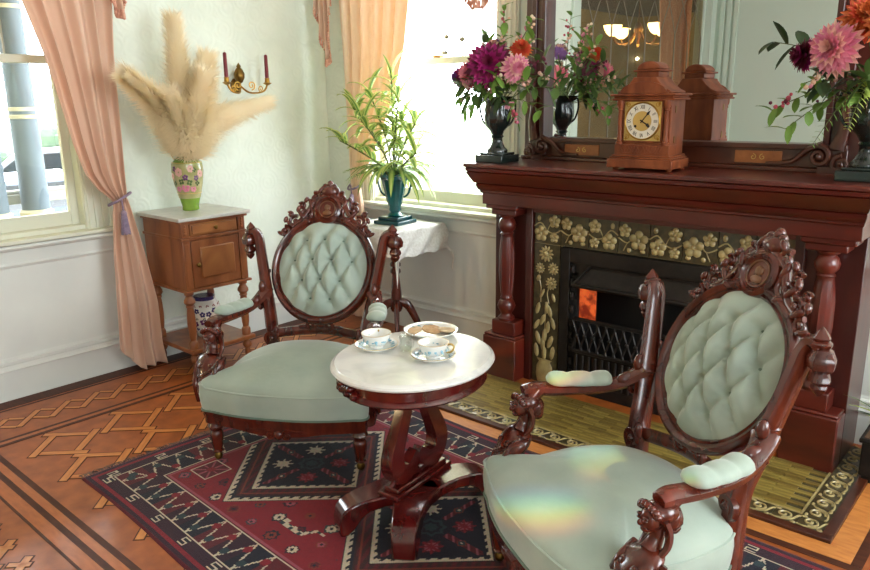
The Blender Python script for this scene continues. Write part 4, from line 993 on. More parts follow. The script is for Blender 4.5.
MB().lathe([(.006, 0), (.005, .008), (.012, .016), (.012, .021), (.006, .026), (.001, .027)], 12, (cx1-.002, cy0+.078, .635), axis=(1, 0, 0)).build('knob', 'old_brass', dd)
for yy in (cy0+.022, cy1-.022):
    mb = MB()
    for k in range(4): mb.ball((cx1+.002, yy, .812+.014*k), (.005, .010-.0015*k, .009), 7, 5)
    mb.build('carved_leaf', 'inlay', cb)
    MB().prism([(yy-.014, .52), (yy+.014, .52), (yy+.014, .755), (yy-.014, .755)], cx1-.001, cx1+.003, 'yz').build('stile_panel', 'cabinet_wood', cb, bevel=.002)
LEG = [(.026, .488), (.026, .47), (.018, .462), (.022, .452), (.030, .44), (.032, .425), (.020, .408), (.024, .40), (.018, .392), (.022, .36), (.024, .30), (.022, .24), (.017, .205), (.022, .198), (.026, .19), (.026, .155)]
FOOT = [(.022, .132), (.014, .12), (.024, .108), (.028, .092), (.02, .076), (.014, .07), (.018, .05), (.014, .016), (.018, .01), (.016, 0)]
for lx in (cx0+.03, cx1-.03):
    for ly_ in (cy0+.026, cy1-.026):
        MB().lathe(LEG, 14, (lx, ly_, 0)).build('leg', 'cabinet_wood', cb)
        MB().lathe(FOOT, 14, (lx, ly_, 0)).build('foot', 'cabinet_wood', cb)
MB().box(cx0-.01, cx1+.012, cy0-.01, cy1+.01, .132, .156).build('shelf', 'cabinet_wood', cb, bevel=.005)

def blossom(mb, c, r, n, out):
    """flat painted flower lying on a curved wall, facing `out`"""
    q = Vector((0, 0, 1)).rotation_difference(Vector(out).normalized()).to_matrix()
    for k in range(n):
        a = 2*PI*k/n; mb.ball(Vector(c)+q @ Vector((r*.6*math.cos(a), r*.6*math.sin(a), 0)), (r*.45, r*.45, .0016), 6, 4, q)
def prof_r(prof, z):
    pz = [p for p in prof if True]
    for (r0, z0), (r1, z1) in zip(pz, pz[1:]):
        if min(z0, z1) <= z <= max(z0, z1) and z0 != z1: return r0+(r1-r0)*(z-z0)/(z1-z0)
    return pz[0][0]
def paint_on(parent, prof, spots, m_, n=5, nm='painted_flowers'):
    mb = MB()
    for a, z, r in spots:
        rr = prof_r(prof, z)+.0006; blossom(mb, (rr*math.cos(a), rr*math.sin(a), z), r, n, (math.cos(a), math.sin(a), 0))
    return mb.build(nm, m_, parent)
# --- jar on the shelf
jp = [(.05, 0), (.055, .004), (.062, .03), (.085, .09), (.094, .14), (.088, .18), (.066, .215), (.056, .222), (.056, .236), (.062, .24)]
jr = thing('ginger_jar', 'white ceramic jar with violet and blue flowers on the cabinet shelf', 'jar', (-3.81, 2.235, .156))
b = MB().lathe(jp+[(.058, .241), (.05, .235), (.05, .2), (.001, .19)], 36).build('body', 'jar_white', jr, smooth=60)
MB().lathe([(.0575, .218), (.059, .222), (.058, .236), (.0635, .241), (.061, .243), (.053, .243)], 36).build('neck_band', 'jar_blue', jr)
ang = lambda k, n: -2.6+3.4*k/n
paint_on(b, jp, [(ang(k, 9), .155+.012*math.sin(k*2), .017) for k in range(10)], 'jar_blue'); paint_on(b, jp, [(ang(k, 6)+.2, .095+.02*math.sin(k*3), .021) for k in range(7)], 'jar_plum')
paint_on(b, jp, [(ang(k, 8)+.1, .05+.012*math.sin(k*2.3), .011) for k in range(9)], 'jar_blue'); paint_on(b, jp, [(ang(k, 7)+.3, .192, .010) for k in range(8)], 'jar_red', 4); paint_on(b, jp, [(ang(k, 7)+.05, .122, .009) for k in range(8)], 'leaf_deep', 3, 'painted_leaves')
# --- green vase with pampas
vp = [(.042, 0), (.045, .004), (.044, .02), (.056, .06), (.074, .13), (.083, .19), (.080, .228), (.060, .25), (.046, .258), (.044, .272), (.052, .284)]
VZ = .902; VX, VY = -3.86, 2.235
va = thing('painted_vase', 'green porcelain vase with gilt handles and painted roses, filled with pampas grass', 'vase', (VX, VY, VZ)); va.scale = (1.05, 1.05, 1.17)
b = MB().lathe(vp+[(.050, .286), (.040, .272), (.04, .25), (.001, .2)], 40).build('body', 'vase_green', va, smooth=60)
bp = [(r+.0012, z) for r, z in vp if .055 <= z <= .235]
MB().lathe([(bp[0][0]-.004, bp[0][1])]+bp+[(bp[-1][0]-.004, bp[-1][1])], 40).build('cream_band', 'vase_band', b, smooth=60)
for z in (.252, .085, .232): MB().tube([((prof_r(vp, z)+.001)*math.cos(2*PI*k/36), (prof_r(vp, z)+.001)*math.sin(2*PI*k/36), z) for k in range(36)], .0025, 5, True).build('gilt_ring', 'gold_trim', b)
vq = [(r+.0016, z) for r, z in vp]
paint_on(b, vq, [(-1.1, .19, .022), (-.35, .205, .018), (-1.7, .17, .018), (.3, .18, .02)], 'petal_blush', 6); paint_on(b, vq, [(-.7, .165, .016), (-1.45, .205, .014), (0, .16, .014)], 'jar_plum', 5)
paint_on(b, vq, [(-.75, .115, .022), (-1.3, .11, .016), (-.2, .108, .016)], 'petal_pink', 6); paint_on(b, vq, [(-1.0, .145, .016), (-.45, .14, .016), (-1.55, .135, .014), (-.1, .2, .012), (.1, .135, .014)], 'leaf_dark', 4, 'painted_leaves')
for s in (-1, 1):
    d = Vector((.74, .67, 0))*s
    MB().tube(catmull([d*.045+Vector((0, 0, .278)), d*.066+Vector((0, 0, .285)), d*.078+Vector((0, 0, .268)), d*.066+Vector((0, 0, .246))], 5), .004, 6).build('handle', 'gold_trim', va)
def pampas(path, r, n, label, ln=.12):
    t = thing('pampas_plume', label, 'dried grass', path[0], 0, 'pampas plumes in the green vase')
    o = Vector(path[0]); P = catmull([Vector(p)-o for p in path], 8); m = len(P)
    MB().tube(P[:int(m*.75)], .003, 5).build('stalk', 'pampas_stem', t)
    mb = MB()
    for k in range(n):
        f = .12+.88*random.random()**.9; x = f*(m-1); i = min(int(x), m-2); p = P[i].lerp(P[i+1], x-i); d = (P[i+1]-P[i]).normalized()
        rad = 1.15*r*min(1, .25+(f-.1)*2.2)*(1.02-f**2.2); a = random.uniform(0, 2*PI); e = d.orthogonal().normalized(); e = Matrix.Rotation(a, 3, d) @ e
        l = ln*random.uniform(.55, 1.15)*(1-.30*f)
        s0 = random.random()**.6; q = p+e*rad*s0*.35
        g1 = q+(d*(.62+1.1*f**2)+e*.8).normalized()*l*.5; g2 = g1+(d*(.55+.8*f**2)+e*.75+Vector((0, 0, -.45))).normalized()*l*.5
        w = e.cross(d).normalized()*random.uniform(.0012, .0026)
        b0 = len(mb.v); mb.v += [tuple(q-w), tuple(q+w), tuple(g1-w), tuple(g1+w), tuple(g2)]; mb.f += [(b0, b0+1, b0+3, b0+2), (b0+2, b0+3, b0+4)]; mb.mi += [0, 0]
    ob_ = mb.build('feathery_plume', 'pampas', t, smooth=0, fix=False); ob_['kind'] = 'stuff'
vt = (VX, VY, VZ+.245)
pampas([vt, (VX+.03, VY-.01, 1.36), (VX+.04, VY-.02, 1.62), (VX+.05, VY-.03, 1.90)], .10, 6500, 'tall upright pampas plume rising highest above the green vase', .17)
pampas([vt, (VX+.04, VY-.06, 1.32), (VX+.10, VY-.18, 1.48), (VX+.16, VY-.36, 1.62)], .10, 5500, 'pampas plume leaning out towards the pink curtain', .17)
pampas([vt, (VX+.04, VY+.05, 1.28), (VX+.07, VY+.20, 1.41), (VX+.10, VY+.46, 1.49)], .09, 5000, 'pampas plume arching low towards the brass candle sconce', .16)
pampas([vt, (VX+.05, VY+.03, 1.34), (VX+.08, VY+.07, 1.52), (VX+.10, VY+.11, 1.70)], .11, 6500, 'pampas plume standing between the tallest plume and the sconce', .18)
pampas([vt, (VX+.08, VY+.0, 1.30), (VX+.14, VY+.0, 1.44), (VX+.19, VY+.03, 1.60)], .11, 6500, 'short full pampas plume in front of the others, away from the wall', .18)
pampas([vt, (VX+.06, VY-.02, 1.26), (VX+.13, VY-.09, 1.37), (VX+.17, VY-.15, 1.50)], .10, 5000, 'stubby pampas plume below the one leaning to the curtain', .17)

# ================================================================== WALL SCONCE AND CANDLES
sx_, sy_, sz_ = XL, 2.745, 1.60
sn = thing('brass_sconce', 'brass two armed wall sconce with scrolled arms on the papered wall', 'sconce', (sx_, sy_, sz_))
MB().lathe([(.001, .0), (.045, .001), (.045, .008), (.03, .014), (.02, .02), (.001, .022)], 20, (0, 0, 0), sy=.8, axis=(1, 0, 0)).build('back_plate', 'old_brass', sn)
MB().lathe([(.006, .02), (.02, .03), (.034, .055), (.036, .08), (.024, .105), (.012, .118), (.016, .126), (.008, .136), (.001, .146)], 18, (.05, 0, -.01), flute=10, famp=.12).build('urn_finial', 'old_brass', sn)
MB().tube(catmull([(.01, 0, -.01), (.05, 0, -.02), (.05, 0, .02)], 5), .007, 6).build('stem', 'old_brass', sn)
for s in (-1, 1):
    d = (.16, s*.165) if s < 0 else (.10, .17)
    mb = MB().tube(catmull([(.05, 0, .0), (.09, s*.03, -.04), (d[0]*.9, d[1]*.55, -.045), (d[0], d[1]*.85, -.03), (d[0], d[1], .01)], 6), .006, 6)
    mb.tube([(.10, s*.05+a*s, b) for a, b in spiral(0, .0, .028, .006, -PI/2, 1.4, 18)], .004, 6); mb.tube([(d[0]*.95, d[1]*.72+a*s, b-.02) for a, b in spiral(0, .0, .020, .005, -PI/2, -1.3, 18)], .0035, 6)
    am = mb.build('arm', 'brass', sn)
    MB().lathe([(.006, .0), (.02, .008), (.028, .014), (.016, .02), (.014, .04), (.017, .044), (.013, .046)], 16, (d[0], d[1], .0)).build('candle_cup', 'brass', am)
    c_ = thing('red_candle', 'dark red candle in the sconce arm ' + ('towards the pampas vase' if s < 0 else 'towards the carved chair crest and window'), 'candle', (sx_+d[0], sy_+d[1], sz_+.044), 0, 'candles in the brass sconce')
    MB().lathe([(.011, 0), (.012, .01), (.0105, .135), (.006, .142), (.001, .143)], 14).build('wax', 'candle', c_, smooth=60); MB().tube([(0, 0, .14), (.001, 0, .155)], .0018, 5).build('wick', 'wick', c_)

# ================================================================== WINDOW TABLE, LACE CLOTH, TEAL URN AND PLANT
st = thing('plant_stand', 'dark turned pedestal table standing under the window beside the mantel', 'table', (-3.17, 3.20, 0))
MB().box(-.21, .21, -.2, .2, .735, .757).build('table_top', 'mahogany', st, bevel=.005)
MB().lathe([(.05, .735), (.03, .715), (.025, .70), (.028, .69), (.024, .68), (.030, .64), (.036, .58), (.030, .535), (.022, .525), (.034, .51), (.034, .495), (.020, .485), (.032, .47), (.034, .455), (.022, .44), (.026, .40), (.034, .33), (.036, .28), (.028, .27), (.036, .255), (.04, .22), (.03, .20)], 20).build('turned_post', 'mahogany', st)
for k in range(4):
    a = PI/4+PI/2*k; d = Vector((math.cos(a), math.sin(a), 0))
    MB().tube(catmull([d*.02+Vector((0, 0, .26)), d*.07+Vector((0, 0, .24)), d*.12+Vector((0, 0, .15)), d*.16+Vector((0, 0, .06)), d*.215+Vector((0, 0, .015))], 4), [.022, .024, .02, .018, .015], 8, sq=(.8, 1.2)).build('foot', 'mahogany', st)
lc = MB(); hx, hy = .222, .212
def lace(u, v):
    x, y = (u-.5)*2, (v-.5)*2; ax, ay = x*.40, y*.38; dx, dy = max(0, abs(ax)-hx), max(0, abs(ay)-hy)
    drop = dx+dy*1.0; sx2, sy2 = math.copysign(1, ax), math.copysign(1, ay)
    fold = .012*math.sin(14*(u+v)*2)*min(1, drop*8); sc = .015*abs(math.sin(26*(u if dy > dx else v)))*(1 if max(abs(x), abs(y)) > .97 else 0)
    X = min(abs(ax), hx+.006+dx*.12)*sx2+fold*(1 if dx > 0 else 0)*sx2; Y = min(abs(ay), hy+.006+dy*.12)*sy2+fold*(1 if dy > 0 else 0)*sy2
    if Y > .235: Y = .235
    corner = min(dx, dy)*.25
    return (X+corner*sx2*.6, min(Y+corner*sy2*.6, .25), .762-drop*.92+sc*.6)
lo = lc.grid(lace, 56, 56).build('lace_tablecloth', 'lace', smooth=60, solid=.0015, fix=False); lo.location = (-3.17, 3.20, 0)
tag(lo, 'white lace tablecloth draped over the small window table', 'tablecloth')
up_ = [(.045, .045), (.05, .05), (.04, .06), (.03, .07), (.04, .082), (.036, .10), (.046, .12), (.062, .18), (.080, .26), (.098, .30), (.104, .305)]
PX, PY, PZ = -3.17, 3.21, .764
ur = thing('teal_urn', 'teal glazed fluted urn on square base standing on the lace cloth', 'urn', (PX, PY, PZ), .12)
MB().box(-.095, .095, -.095, .095, 0, .022).box(-.075, .075, -.075, .075, .022, .044).build('square_base', 'teal_dark', ur, bevel=.004)
MB().lathe(up_+[(.098, .306), (.085, .27), (.001, .26)], 40, flute=14, famp=.10, frange=(.11, .30)).build('fluted_body', 'teal_glaze', ur, smooth=60)
for s in (-1, 1): MB().tube(catmull([(s*.098, 0, .285), (s*.125, 0, .30), (s*.13, 0, .26), (s*.105, 0, .19), (s*.072, 0, .165)], 5), [.008, .008, .007, .006], 8).build('handle', 'teal_glaze', ur)

def leaf_mesh(mb, base, direc, l, w, droop, n=7, twist=0, fold=.25, m_mid=0, m_edge=0):
    """arching blade with a folded midrib; two material zones across its width"""
    d = Vector(direc).normalized(); side = d.cross(Vector((0, 0, 1)))
    side = side.normalized() if side.length > .05 else Vector((math.cos(twist), math.sin(twist), 0))
    p = Vector(base); rows = []
    for i in range(n+1):
        f = i/n; ww = w*math.sin(PI*(f*.86+.10))**.8*(1 if f < .999 else .05); nz = side.cross(d)
        rows.append([p-side*ww+nz*ww*fold, p-side*ww*.45+nz*ww*fold*.4, p, p+side*ww*.45+nz*ww*fold*.4, p+side*ww+nz*ww*fold])
        p = p+d*(l/n); d = (d+Vector((0, 0, -droop/n))).normalized(); side = (side-d*side.dot(d)).normalized()
    o = len(mb.v); mb.v += [tuple(q) for r in rows for q in r]
    for i in range(n):
        for k in range(4): mb.f.append((o+i*5+k, o+i*5+k+1, o+i*5+6+k, o+i*5+5+k)); mb.mi.append(m_edge if k in (0, 3) else m_mid)
    return p
pt = thing('variegated_plant', 'leafy plant with yellow edged arching leaves in the teal urn', 'plant', (PX, PY, PZ+.24))
for (tx, ty, tz, nl, ll) in ((-.24, -.10, .46, 18, .20), (.0, .0, .64, 17, .17), (.10, -.05, .50, 17, .18), (-.10, -.16, .38, 16, .20), (.20, -.02, .36, 16, .19), (-.30, -.16, .26, 13, .20), (.04, .05, .40, 14, .18), (.26, -.08, .20, 12, .2), (-.14, -.05, .54, 14, .18)):
    P = catmull([(0, 0, 0), (tx*.25, ty*.3, tz*.45), (tx*.7, ty*.7, tz*.8), (tx, ty, tz)], 5); MB().tube(P, [.006, .004], 5).build('stem', 'stem', pt)
    m = len(P)
    for k in range(nl):
        f = .35+.65*k/(nl-1); x = f*(m-1); i = min(int(x), m-2); p = P[i].lerp(P[i+1], x-i); a = k*2.4+random.uniform(-.3, .3); el = random.uniform(.25, .8)+.5*(f > .9)
        mb = MB(); leaf_mesh(mb, p, (math.cos(a)*math.cos(el), math.sin(a)*math.cos(el)*.8, math.sin(el)), ll*random.uniform(.8, 1.25), random.uniform(.016, .023), random.uniform(.9, 1.8), 7, a, .3, 0, 1)
        mb.build('leaf', ['leaf', 'leaf_cream'], pt, smooth=60, fix=False)
for k in range(22):
    a = 2*PI*k/22+.2; mb = MB(); leaf_mesh(mb, (0, 0, .05), (math.cos(a)*.7, math.sin(a)*.6, random.uniform(.3, .7)), random.uniform(.30, .40), .018, random.uniform(2.0, 3.2), 8, a, .3, 1, 0); mb.build('leaf', ['leaf', 'leaf_cream'], pt, smooth=60, fix=False)
for k, (a, el) in enumerate(((3.05, .25), (2.6, .35), (3.6, .15), (.2, .3), (-.3, .25), (-.9, .3), (4.2, .3), (.7, .4), (3.3, .55))):     # fern fronds
    mb = MB(); d = Vector((math.cos(a), math.sin(a)*.7, el)).normalized(); p = Vector((0, 0, .07)); L_ = .34
    for i in range(16):
        q = p+d*L_*i/16; q.z -= .12*(i/16)**2
        for s in (-1, 1): leaf_mesh(mb, q, d*.5+Vector((-d.y*s, d.x*s, .1)), .075*math.sin(PI*(i+2)/19), .011, .6, 3, 0, .1)
    mb.build('fern_frond', 'leaf', pt, smooth=60, fix=False)

# ================================================================== URNS AND FLOWERS ON THE MANTEL
SZ = 1.181
def black_urn(x, y, rz, label, sc=1.):
    t = thing('black_urn', label, 'urn', (x, y, SZ), rz, 'black urns on the mantel')
    MB().box(-.075*sc, .075*sc, -.075*sc, .075*sc, 0, .035*sc).box(-.06*sc, .06*sc, -.06*sc, .06*sc, .035*sc, .045*sc).build('square_base', 'black_urn', t, bevel=.004)
    pr = [(.048, .045), (.05, .055), (.036, .07), (.026, .09), (.024, .11), (.032, .118), (.026, .126), (.036, .145), (.056, .165), (.066, .20), (.062, .25), (.056, .275), (.064, .285), (.078, .295), (.08, .30), (.072, .30), (.052, .28), (.001, .27)]
    MB().lathe([(r*sc, z*sc) for r, z in pr], 32, flute=12, famp=.10, frange=(.14*sc, .255*sc)).build('body', 'black_urn', t, smooth=55)
    for s in (-1, 1): MB().tube(catmull([(s*.062*sc, 0, .275*sc), (s*.092*sc, 0, .285*sc), (s*.098*sc, 0, .24*sc), (s*.082*sc, 0, .19*sc), (s*.062*sc, 0, .17*sc)], 5), .006, 6).build('handle', 'black_urn', t)
    return t
def dahlia(name, c, face, r, m_, m2, label, grp, stem_to, layers=6):
    r *= 1.12
    t = thing(name, label, 'flower', stem_to, 0, grp)
    o = Vector(stem_to); q = Vector((0, 0, 1)).rotation_difference(Vector(face).normalized()).to_matrix(); mb = MB(); C0 = Vector(c)-o
    for j in range(layers):
        f = 1-j/layers; n = int(9+12*f); el = (1-f)*1.25+.10
        for k in range(n):
            a = 2*PI*(k+.5*(j % 2))/n+random.uniform(-.08, .08); d = Vector((math.cos(a)*math.cos(el), math.sin(a)*math.cos(el), math.sin(el)))
            pm = MB(); leaf_mesh(pm, Vector((0, 0, .006*j))+d*r*.06, d, r*(.45+.55*f)*random.uniform(.9, 1.08), r*(.10+.06*f), .25, 4, a, .35)
            off = len(mb.v); mb.v += [tuple(C0+q @ Vector(v)) for v in pm.v]; mb.f += [tuple(i+off for i in ff) for ff in pm.f]; mb.mi += [0 if j % 3 else 1]*len(pm.f)
    mb.build('petals', [m_, m2], t, smooth=60, fix=False)
    MB().ball(C0+q @ Vector((0, 0, .012)), r*.16, 8, 6).build('flower_heart', m2, t)
    MB().tube(catmull([(0, 0, 0), C0*.5+Vector((0, 0, .03)), C0-q @ Vector((0, 0, .01))], 5), .003, 5).build('stem', 'stem', t)
def leaf_spray(name, base, tip, n, l, w, mm, label, grp, cat='foliage', berries=None, droop=.6):
    t = thing(name, label, cat, base, 0, grp); tip = Vector(tip)-Vector(base); P = catmull([(0, 0, 0), tip*.5+Vector((0, 0, .05)), tip], 6); m = len(P)
    MB().tube(P, [.003, .0015], 5).build('stem', 'stem', t)
    for k in range(n):
        f = .35+.65*k/max(1, n-1); x = f*(m-1); i = min(int(x), m-2); p = P[i].lerp(P[i+1], x-i); d = (P[i+1]-P[i]).normalized(); e = Matrix.Rotation(k*2.4+random.uniform(-.4, .4), 3, d) @ d.orthogonal().normalized()
        mb = MB(); leaf_mesh(mb, p, d*.5+e*.8, l*random.uniform(.7, 1.15), w*random.uniform(.8, 1.1), droop, 5, 0, .2); mb.build('leaf', mm, t, smooth=60, fix=False)
    if berries:
        mb = MB(); mats = berries
        for k in range(14):
            f = .5+.5*random.random(); x = f*(m-1); i = min(int(x), m-2); p = P[i].lerp(P[i+1], x-i)+Vector((random.uniform(-.02, .02), random.uniform(-.02, .02), random.uniform(-.02, .02))); mb.cur = k % len(mats); mb.ball(p, random.uniform(.006, .010), 7, 5)
        mb.build('berries', mats, t)['kind'] = 'stuff'
def fern_spray(base, tip, label, grp, mm='fern'):
    t = thing('fern_frond', label, 'foliage', base, 0, grp); tip = Vector(tip)-Vector(base); P = catmull([(0, 0, 0), tip*.45+Vector((0, 0, .08)), tip], 10); mb = MB(); m = len(P)
    MB().tube(P, [.003, .001], 5).build('stem', 'stem', t)
    for i in range(5, m):
        d = (P[i]-P[i-1]).normalized(); f = i/m
        for s in (-1, 1):
            sd = d.cross(Vector((.5, -.8, .3))).normalized()*s; leaf_mesh(mb, P[i], d*.5+sd, .055*(1.25-f), .010, .3, 3, 0, .1)
    mb.build('leaflets', mm, t, smooth=60, fix=False)

# left arrangement
ux, uy = -2.325, 3.12; G = 'flowers in the urn by the window'
black_urn(ux, uy, .05, 'glossy black urn on the mantel end by the window', 1.1); ub = (ux, uy, SZ+.27)
R3 = lambda a, b, c_: (ux+a+.06, uy+b, SZ+c_)
cv = Vector((.55, -.8, .1))      # roughly towards the room
dahlia('dahlia', R3(-.02, -.12, .475), (.5, -.85, .25), .105, 'petal_magenta', 'petal_burgundy', 'large magenta dahlia in the middle of the window urn bouquet', G, ub, 7)
dahlia('dahlia', R3(.12, -.10, .46), (.8, -.7, .0), .066, 'petal_pink', 'petal_blush', 'pink dahlia beside the magenta one on its mirror side', G, ub)
dahlia('dahlia', R3(-.155, -.09, .44), (-.2, -.9, .2), .068, 'petal_pink', 'petal_rose', 'rose pink dahlia between the magenta and the violet blooms', G, ub)
dahlia('dahlia', R3(-.235, -.05, .425), (-.6, -.8, .1), .07, 'petal_violet', 'petal_magenta', 'violet dahlia at the window side of the bouquet', G, ub)
dahlia('dahlia', R3(.10, -.03, .545), (.5, -.6, .6), .05, 'petal_red_orange', 'petal_orange', 'small red orange dahlia above the pink one', G, ub)
dahlia('dahlia', R3(-.08, .02, .56), (0, -.7, .7), .05, 'petal_blush', 'petal_violet', 'pale blush bloom behind the magenta dahlia', G, ub)
for i, (tp, n, l, mm, bb, lab) in enumerate(((R3(.33, -.02, .36), 12, .10, 'leaf_dark', None, 'dark leafy sprig reaching along the mirror'), (R3(.24, -.06, .26), 10, .09, 'leaf', None, 'green leaf sprig hanging in front of the mirror frame'), (R3(-.26, -.02, .27), 11, .09, 'leaf', None, 'light leaf sprig drooping over the window side of the urn'),
        (R3(-.02, .0, .76), 9, .07, 'leaf', ['petal_berry', 'petal_rose'], 'tall berry sprig standing highest in the bouquet'), (R3(.12, .04, .69), 9, .07, 'leaf', ['petal_berry', 'petal_pink'], 'upright berry sprig close to the mirror post'), (R3(-.16, .03, .64), 9, .07, 'leaf', None, 'upright grey green leaf sprig rising on the window side'),
        (R3(.02, -.16, .36), 10, .08, 'leaf', ['petal_blush', 'petal_pink'], 'small blossoms sprig below the magenta dahlia'), (R3(.16, -.14, .22), 8, .06, 'leaf', ['petal_pink', 'petal_rose'], 'trailing sprig with pink buds hanging before the scroll bracket'), (R3(.06, -.14, .33), 9, .10, 'leaf_deep', None, 'dark leaves tucked under the pink dahlia'),
        (R3(-.12, -.14, .33), 9, .09, 'leaf_dark', None, 'dark leaves tucked under the rose dahlia'), (R3(.20, .02, .50), 9, .08, 'leaf_dark', ['petal_burgundy'], 'sprig with burgundy buds leaning to the mirror'), (R3(-.20, -.12, .33), 9, .07, 'leaf', ['petal_berry'], 'pale berry sprig hanging under the violet bloom'))):
    leaf_spray('leaf_sprig' if not bb else 'berry_sprig', ub, tp, n, l, l*.2, mm, lab, G, berries=bb)
for i, (a, b, c_) in enumerate(((.18, -.10, .40), (-.06, -.17, .40), (.06, -.17, .42), (-.20, -.13, .38), (.02, -.06, .62), (-.12, -.03, .60), (.15, .0, .60), (.26, -.04, .42))):
    leaf_spray('berry_sprig', ub, R3(a, b, c_), 12, .085, .019, ('leaf', 'leaf_dark')[i % 2], ('filler sprig with blush buds %s in the window urn' % ('beside the pink dahlia', 'below the rose dahlia', 'under the magenta dahlia', 'under the violet dahlia', 'above the magenta dahlia', 'above the rose dahlia', 'above the orange dahlia', 'reaching out in front of the mirror')[i]), G, berries=['petal_blush', 'petal_berry'])
# right arrangement
rx, ry = -.64, 3.18; G2 = 'flowers in the urn away from the window'; ub2 = (rx, ry, SZ+.31)
black_urn(rx, ry, .05, 'glossy black urn at the mantel end away from the window', 1.15)
Q3 = lambda a, b, c_: (rx+a, ry+b, SZ+c_)
dahlia('dahlia', Q3(-.105, -.15, .475), (-.3, -.9, .1), .09, 'petal_pink', 'petal_blush', 'large pink dahlia with pale tips in the urn bouquet beside the mirror', G2, ub2, 7)
dahlia('dahlia', Q3(-.04, -.10, .575), (.2, -.8, .4), .08, 'petal_orange', 'petal_red_orange', 'orange dahlia above the large pink one', G2, ub2)
dahlia('dahlia', Q3(.06, -.15, .55), (.3, -.8, .3), .08, 'petal_yellow', 'petal_orange', 'golden yellow dahlia next to the orange one', G2, ub2)
dahlia('dahlia', Q3(-.22, -.08, .46), (-.8, -.6, .1), .06, 'petal_burgundy', 'petal_magenta', 'dark burgundy dahlia on the mirror side of the bouquet', G2, ub2)
for i, (tp, n, l, mm, bb, lab) in enumerate(((Q3(-.36, -.04, .52), 9, .11, 'leaf_deep', None, 'deep green leaf sprig pointing along the mirror top of the bouquet'), (Q3(-.34, -.06, .26), 10, .075, 'leaf', ['petal_rose', 'petal_burgundy'], 'trailing sprig with rose buds hanging before the mirror'), (Q3(-.27, -.10, .19), 10, .075, 'leaf', None, 'light green sprig trailing lowest beside the scroll bracket'),
        (Q3(-.20, -.17, .36), 9, .05, 'leaf', ['petal_berry', 'petal_blush', 'petal_pink'], 'cluster of cream and pink berries below the pink dahlia'), (Q3(-.10, .02, .76), 9, .06, 'leaf', ['petal_berry', 'petal_blush'], 'arching berry twig above the orange dahlia'), (Q3(.05, .03, .74), 9, .06, 'leaf_deep', ['petal_rose'], 'dark twig with rose buds rising behind the yellow dahlia'),
        (Q3(-.14, -.14, .36), 10, .12, 'leaf_deep', None, 'deep green leaves under the pink dahlia'), (Q3(.0, -.18, .36), 10, .12, 'leaf_dark', None, 'dark green leaves hanging over the urn rim'))):
    leaf_spray('leaf_sprig' if not bb else 'berry_sprig', ub2, tp, n, l, l*.22, mm, lab, G2, berries=bb)
fern_spray(ub2, Q3(-.02, -.24, .20), 'pale green fern frond hanging over the front of the urn', G2); fern_spray(ub2, Q3(.10, -.26, .26), 'yellow green fern frond hanging towards the mantel end', G2); fern_spray(ub2, Q3(-.14, -.2, .14), 'long darker fern frond trailing down to the mantel shelf', G2, 'leaf')

# ================================================================== CLOCK
ck = thing('mantel_clock', 'carved walnut bracket clock with round dial standing on the mantel', 'clock', (-1.512, 3.175, SZ), .05)
CW = 'clock_wood'
for sx3 in (-1, 1):
    for sy3 in (-1, 1): MB().lathe([(.012, 0), (.015, .005), (.012, .011)], 10, (sx3*.125, sy3*.07, 0)).build('foot', CW, ck)
mb = MB().box(-.152, .152, -.112, .09, .010, .050).box(-.144, .144, -.104, .088, .050, .058).box(-.136, .136, -.098, .086, .058, .068); mb.build('base', CW, ck, bevel=.004)
MB().box(-.122, .122, -.076, .085, .068, .305).build('case', CW, ck, bevel=.003)
mb = MB().box(-.126, .126, -.09, .0, .068, .112)
for k in range(13):
    for sg in (-1, 1): mb.tube([(-.082+.0135*k, -.092, .074), (-.082+.0135*(k+sg*1.3), -.092, .106)], .0022, 4)
mb.build('carved_panel', CW, ck, bevel=.002)
MB().box(-.142, .142, -.104, .092, .303, .312).box(-.136, .136, -.098, .09, .312, .322).box(-.148, .148, -.110, .096, .322, .332).build('cornice', CW, ck, bevel=.004)
for s in (-1, 1):
    MB().lathe([(.016, .112), (.017, .122), (.011, .128), (.013, .136), (.011, .145), (.0115, .22), (.010, .258), (.014, .263), (.011, .269), (.017, .283), (.018, .305)], 14, (s*.106, -.086, 0), flute=8, famp=.12, frange=(.14, .26)).build('column', CW, ck)
# arched pediment, waisted neck and rounded cap
arc = [(-.112, .332), (-.112, .338)]+[(-.105*math.cos(PI*k/14), .338+.045*math.sin(PI*k/14)) for k in range(15)]+[(.112, .338), (.112, .332)]
MB().prism(arc, -.104, -.085, 'xz').build('arched_pediment', CW, ck, bevel=.003)
prof_top = [(-.122, .332), (-.122, .340), (-.098, .352), (-.072, .372), (-.056, .392), (-.052, .402), (.052, .402), (.056, .392), (.072, .372), (.098, .352), (.122, .340), (.122, .332)]
MB().prism(prof_top, -.092, .08, 'xz').build('ogee_top', CW, ck, bevel=.006)
MB().box(-.050, .050, -.062, .058, .402, .425).build('neck', CW, ck, bevel=.003)
MB().box(-.062, .062, -.074, .068, .425, .433).build('cap_moulding', CW, ck, bevel=.003)
mb = MB(); arc = [(.054*math.cos(PI*k/12), .433+.036*math.sin(PI*k/12)) for k in range(13)]; mb.prism(arc, -.06, .055, 'xz'); mb.build('arched_finial', CW, ck, bevel=.008)
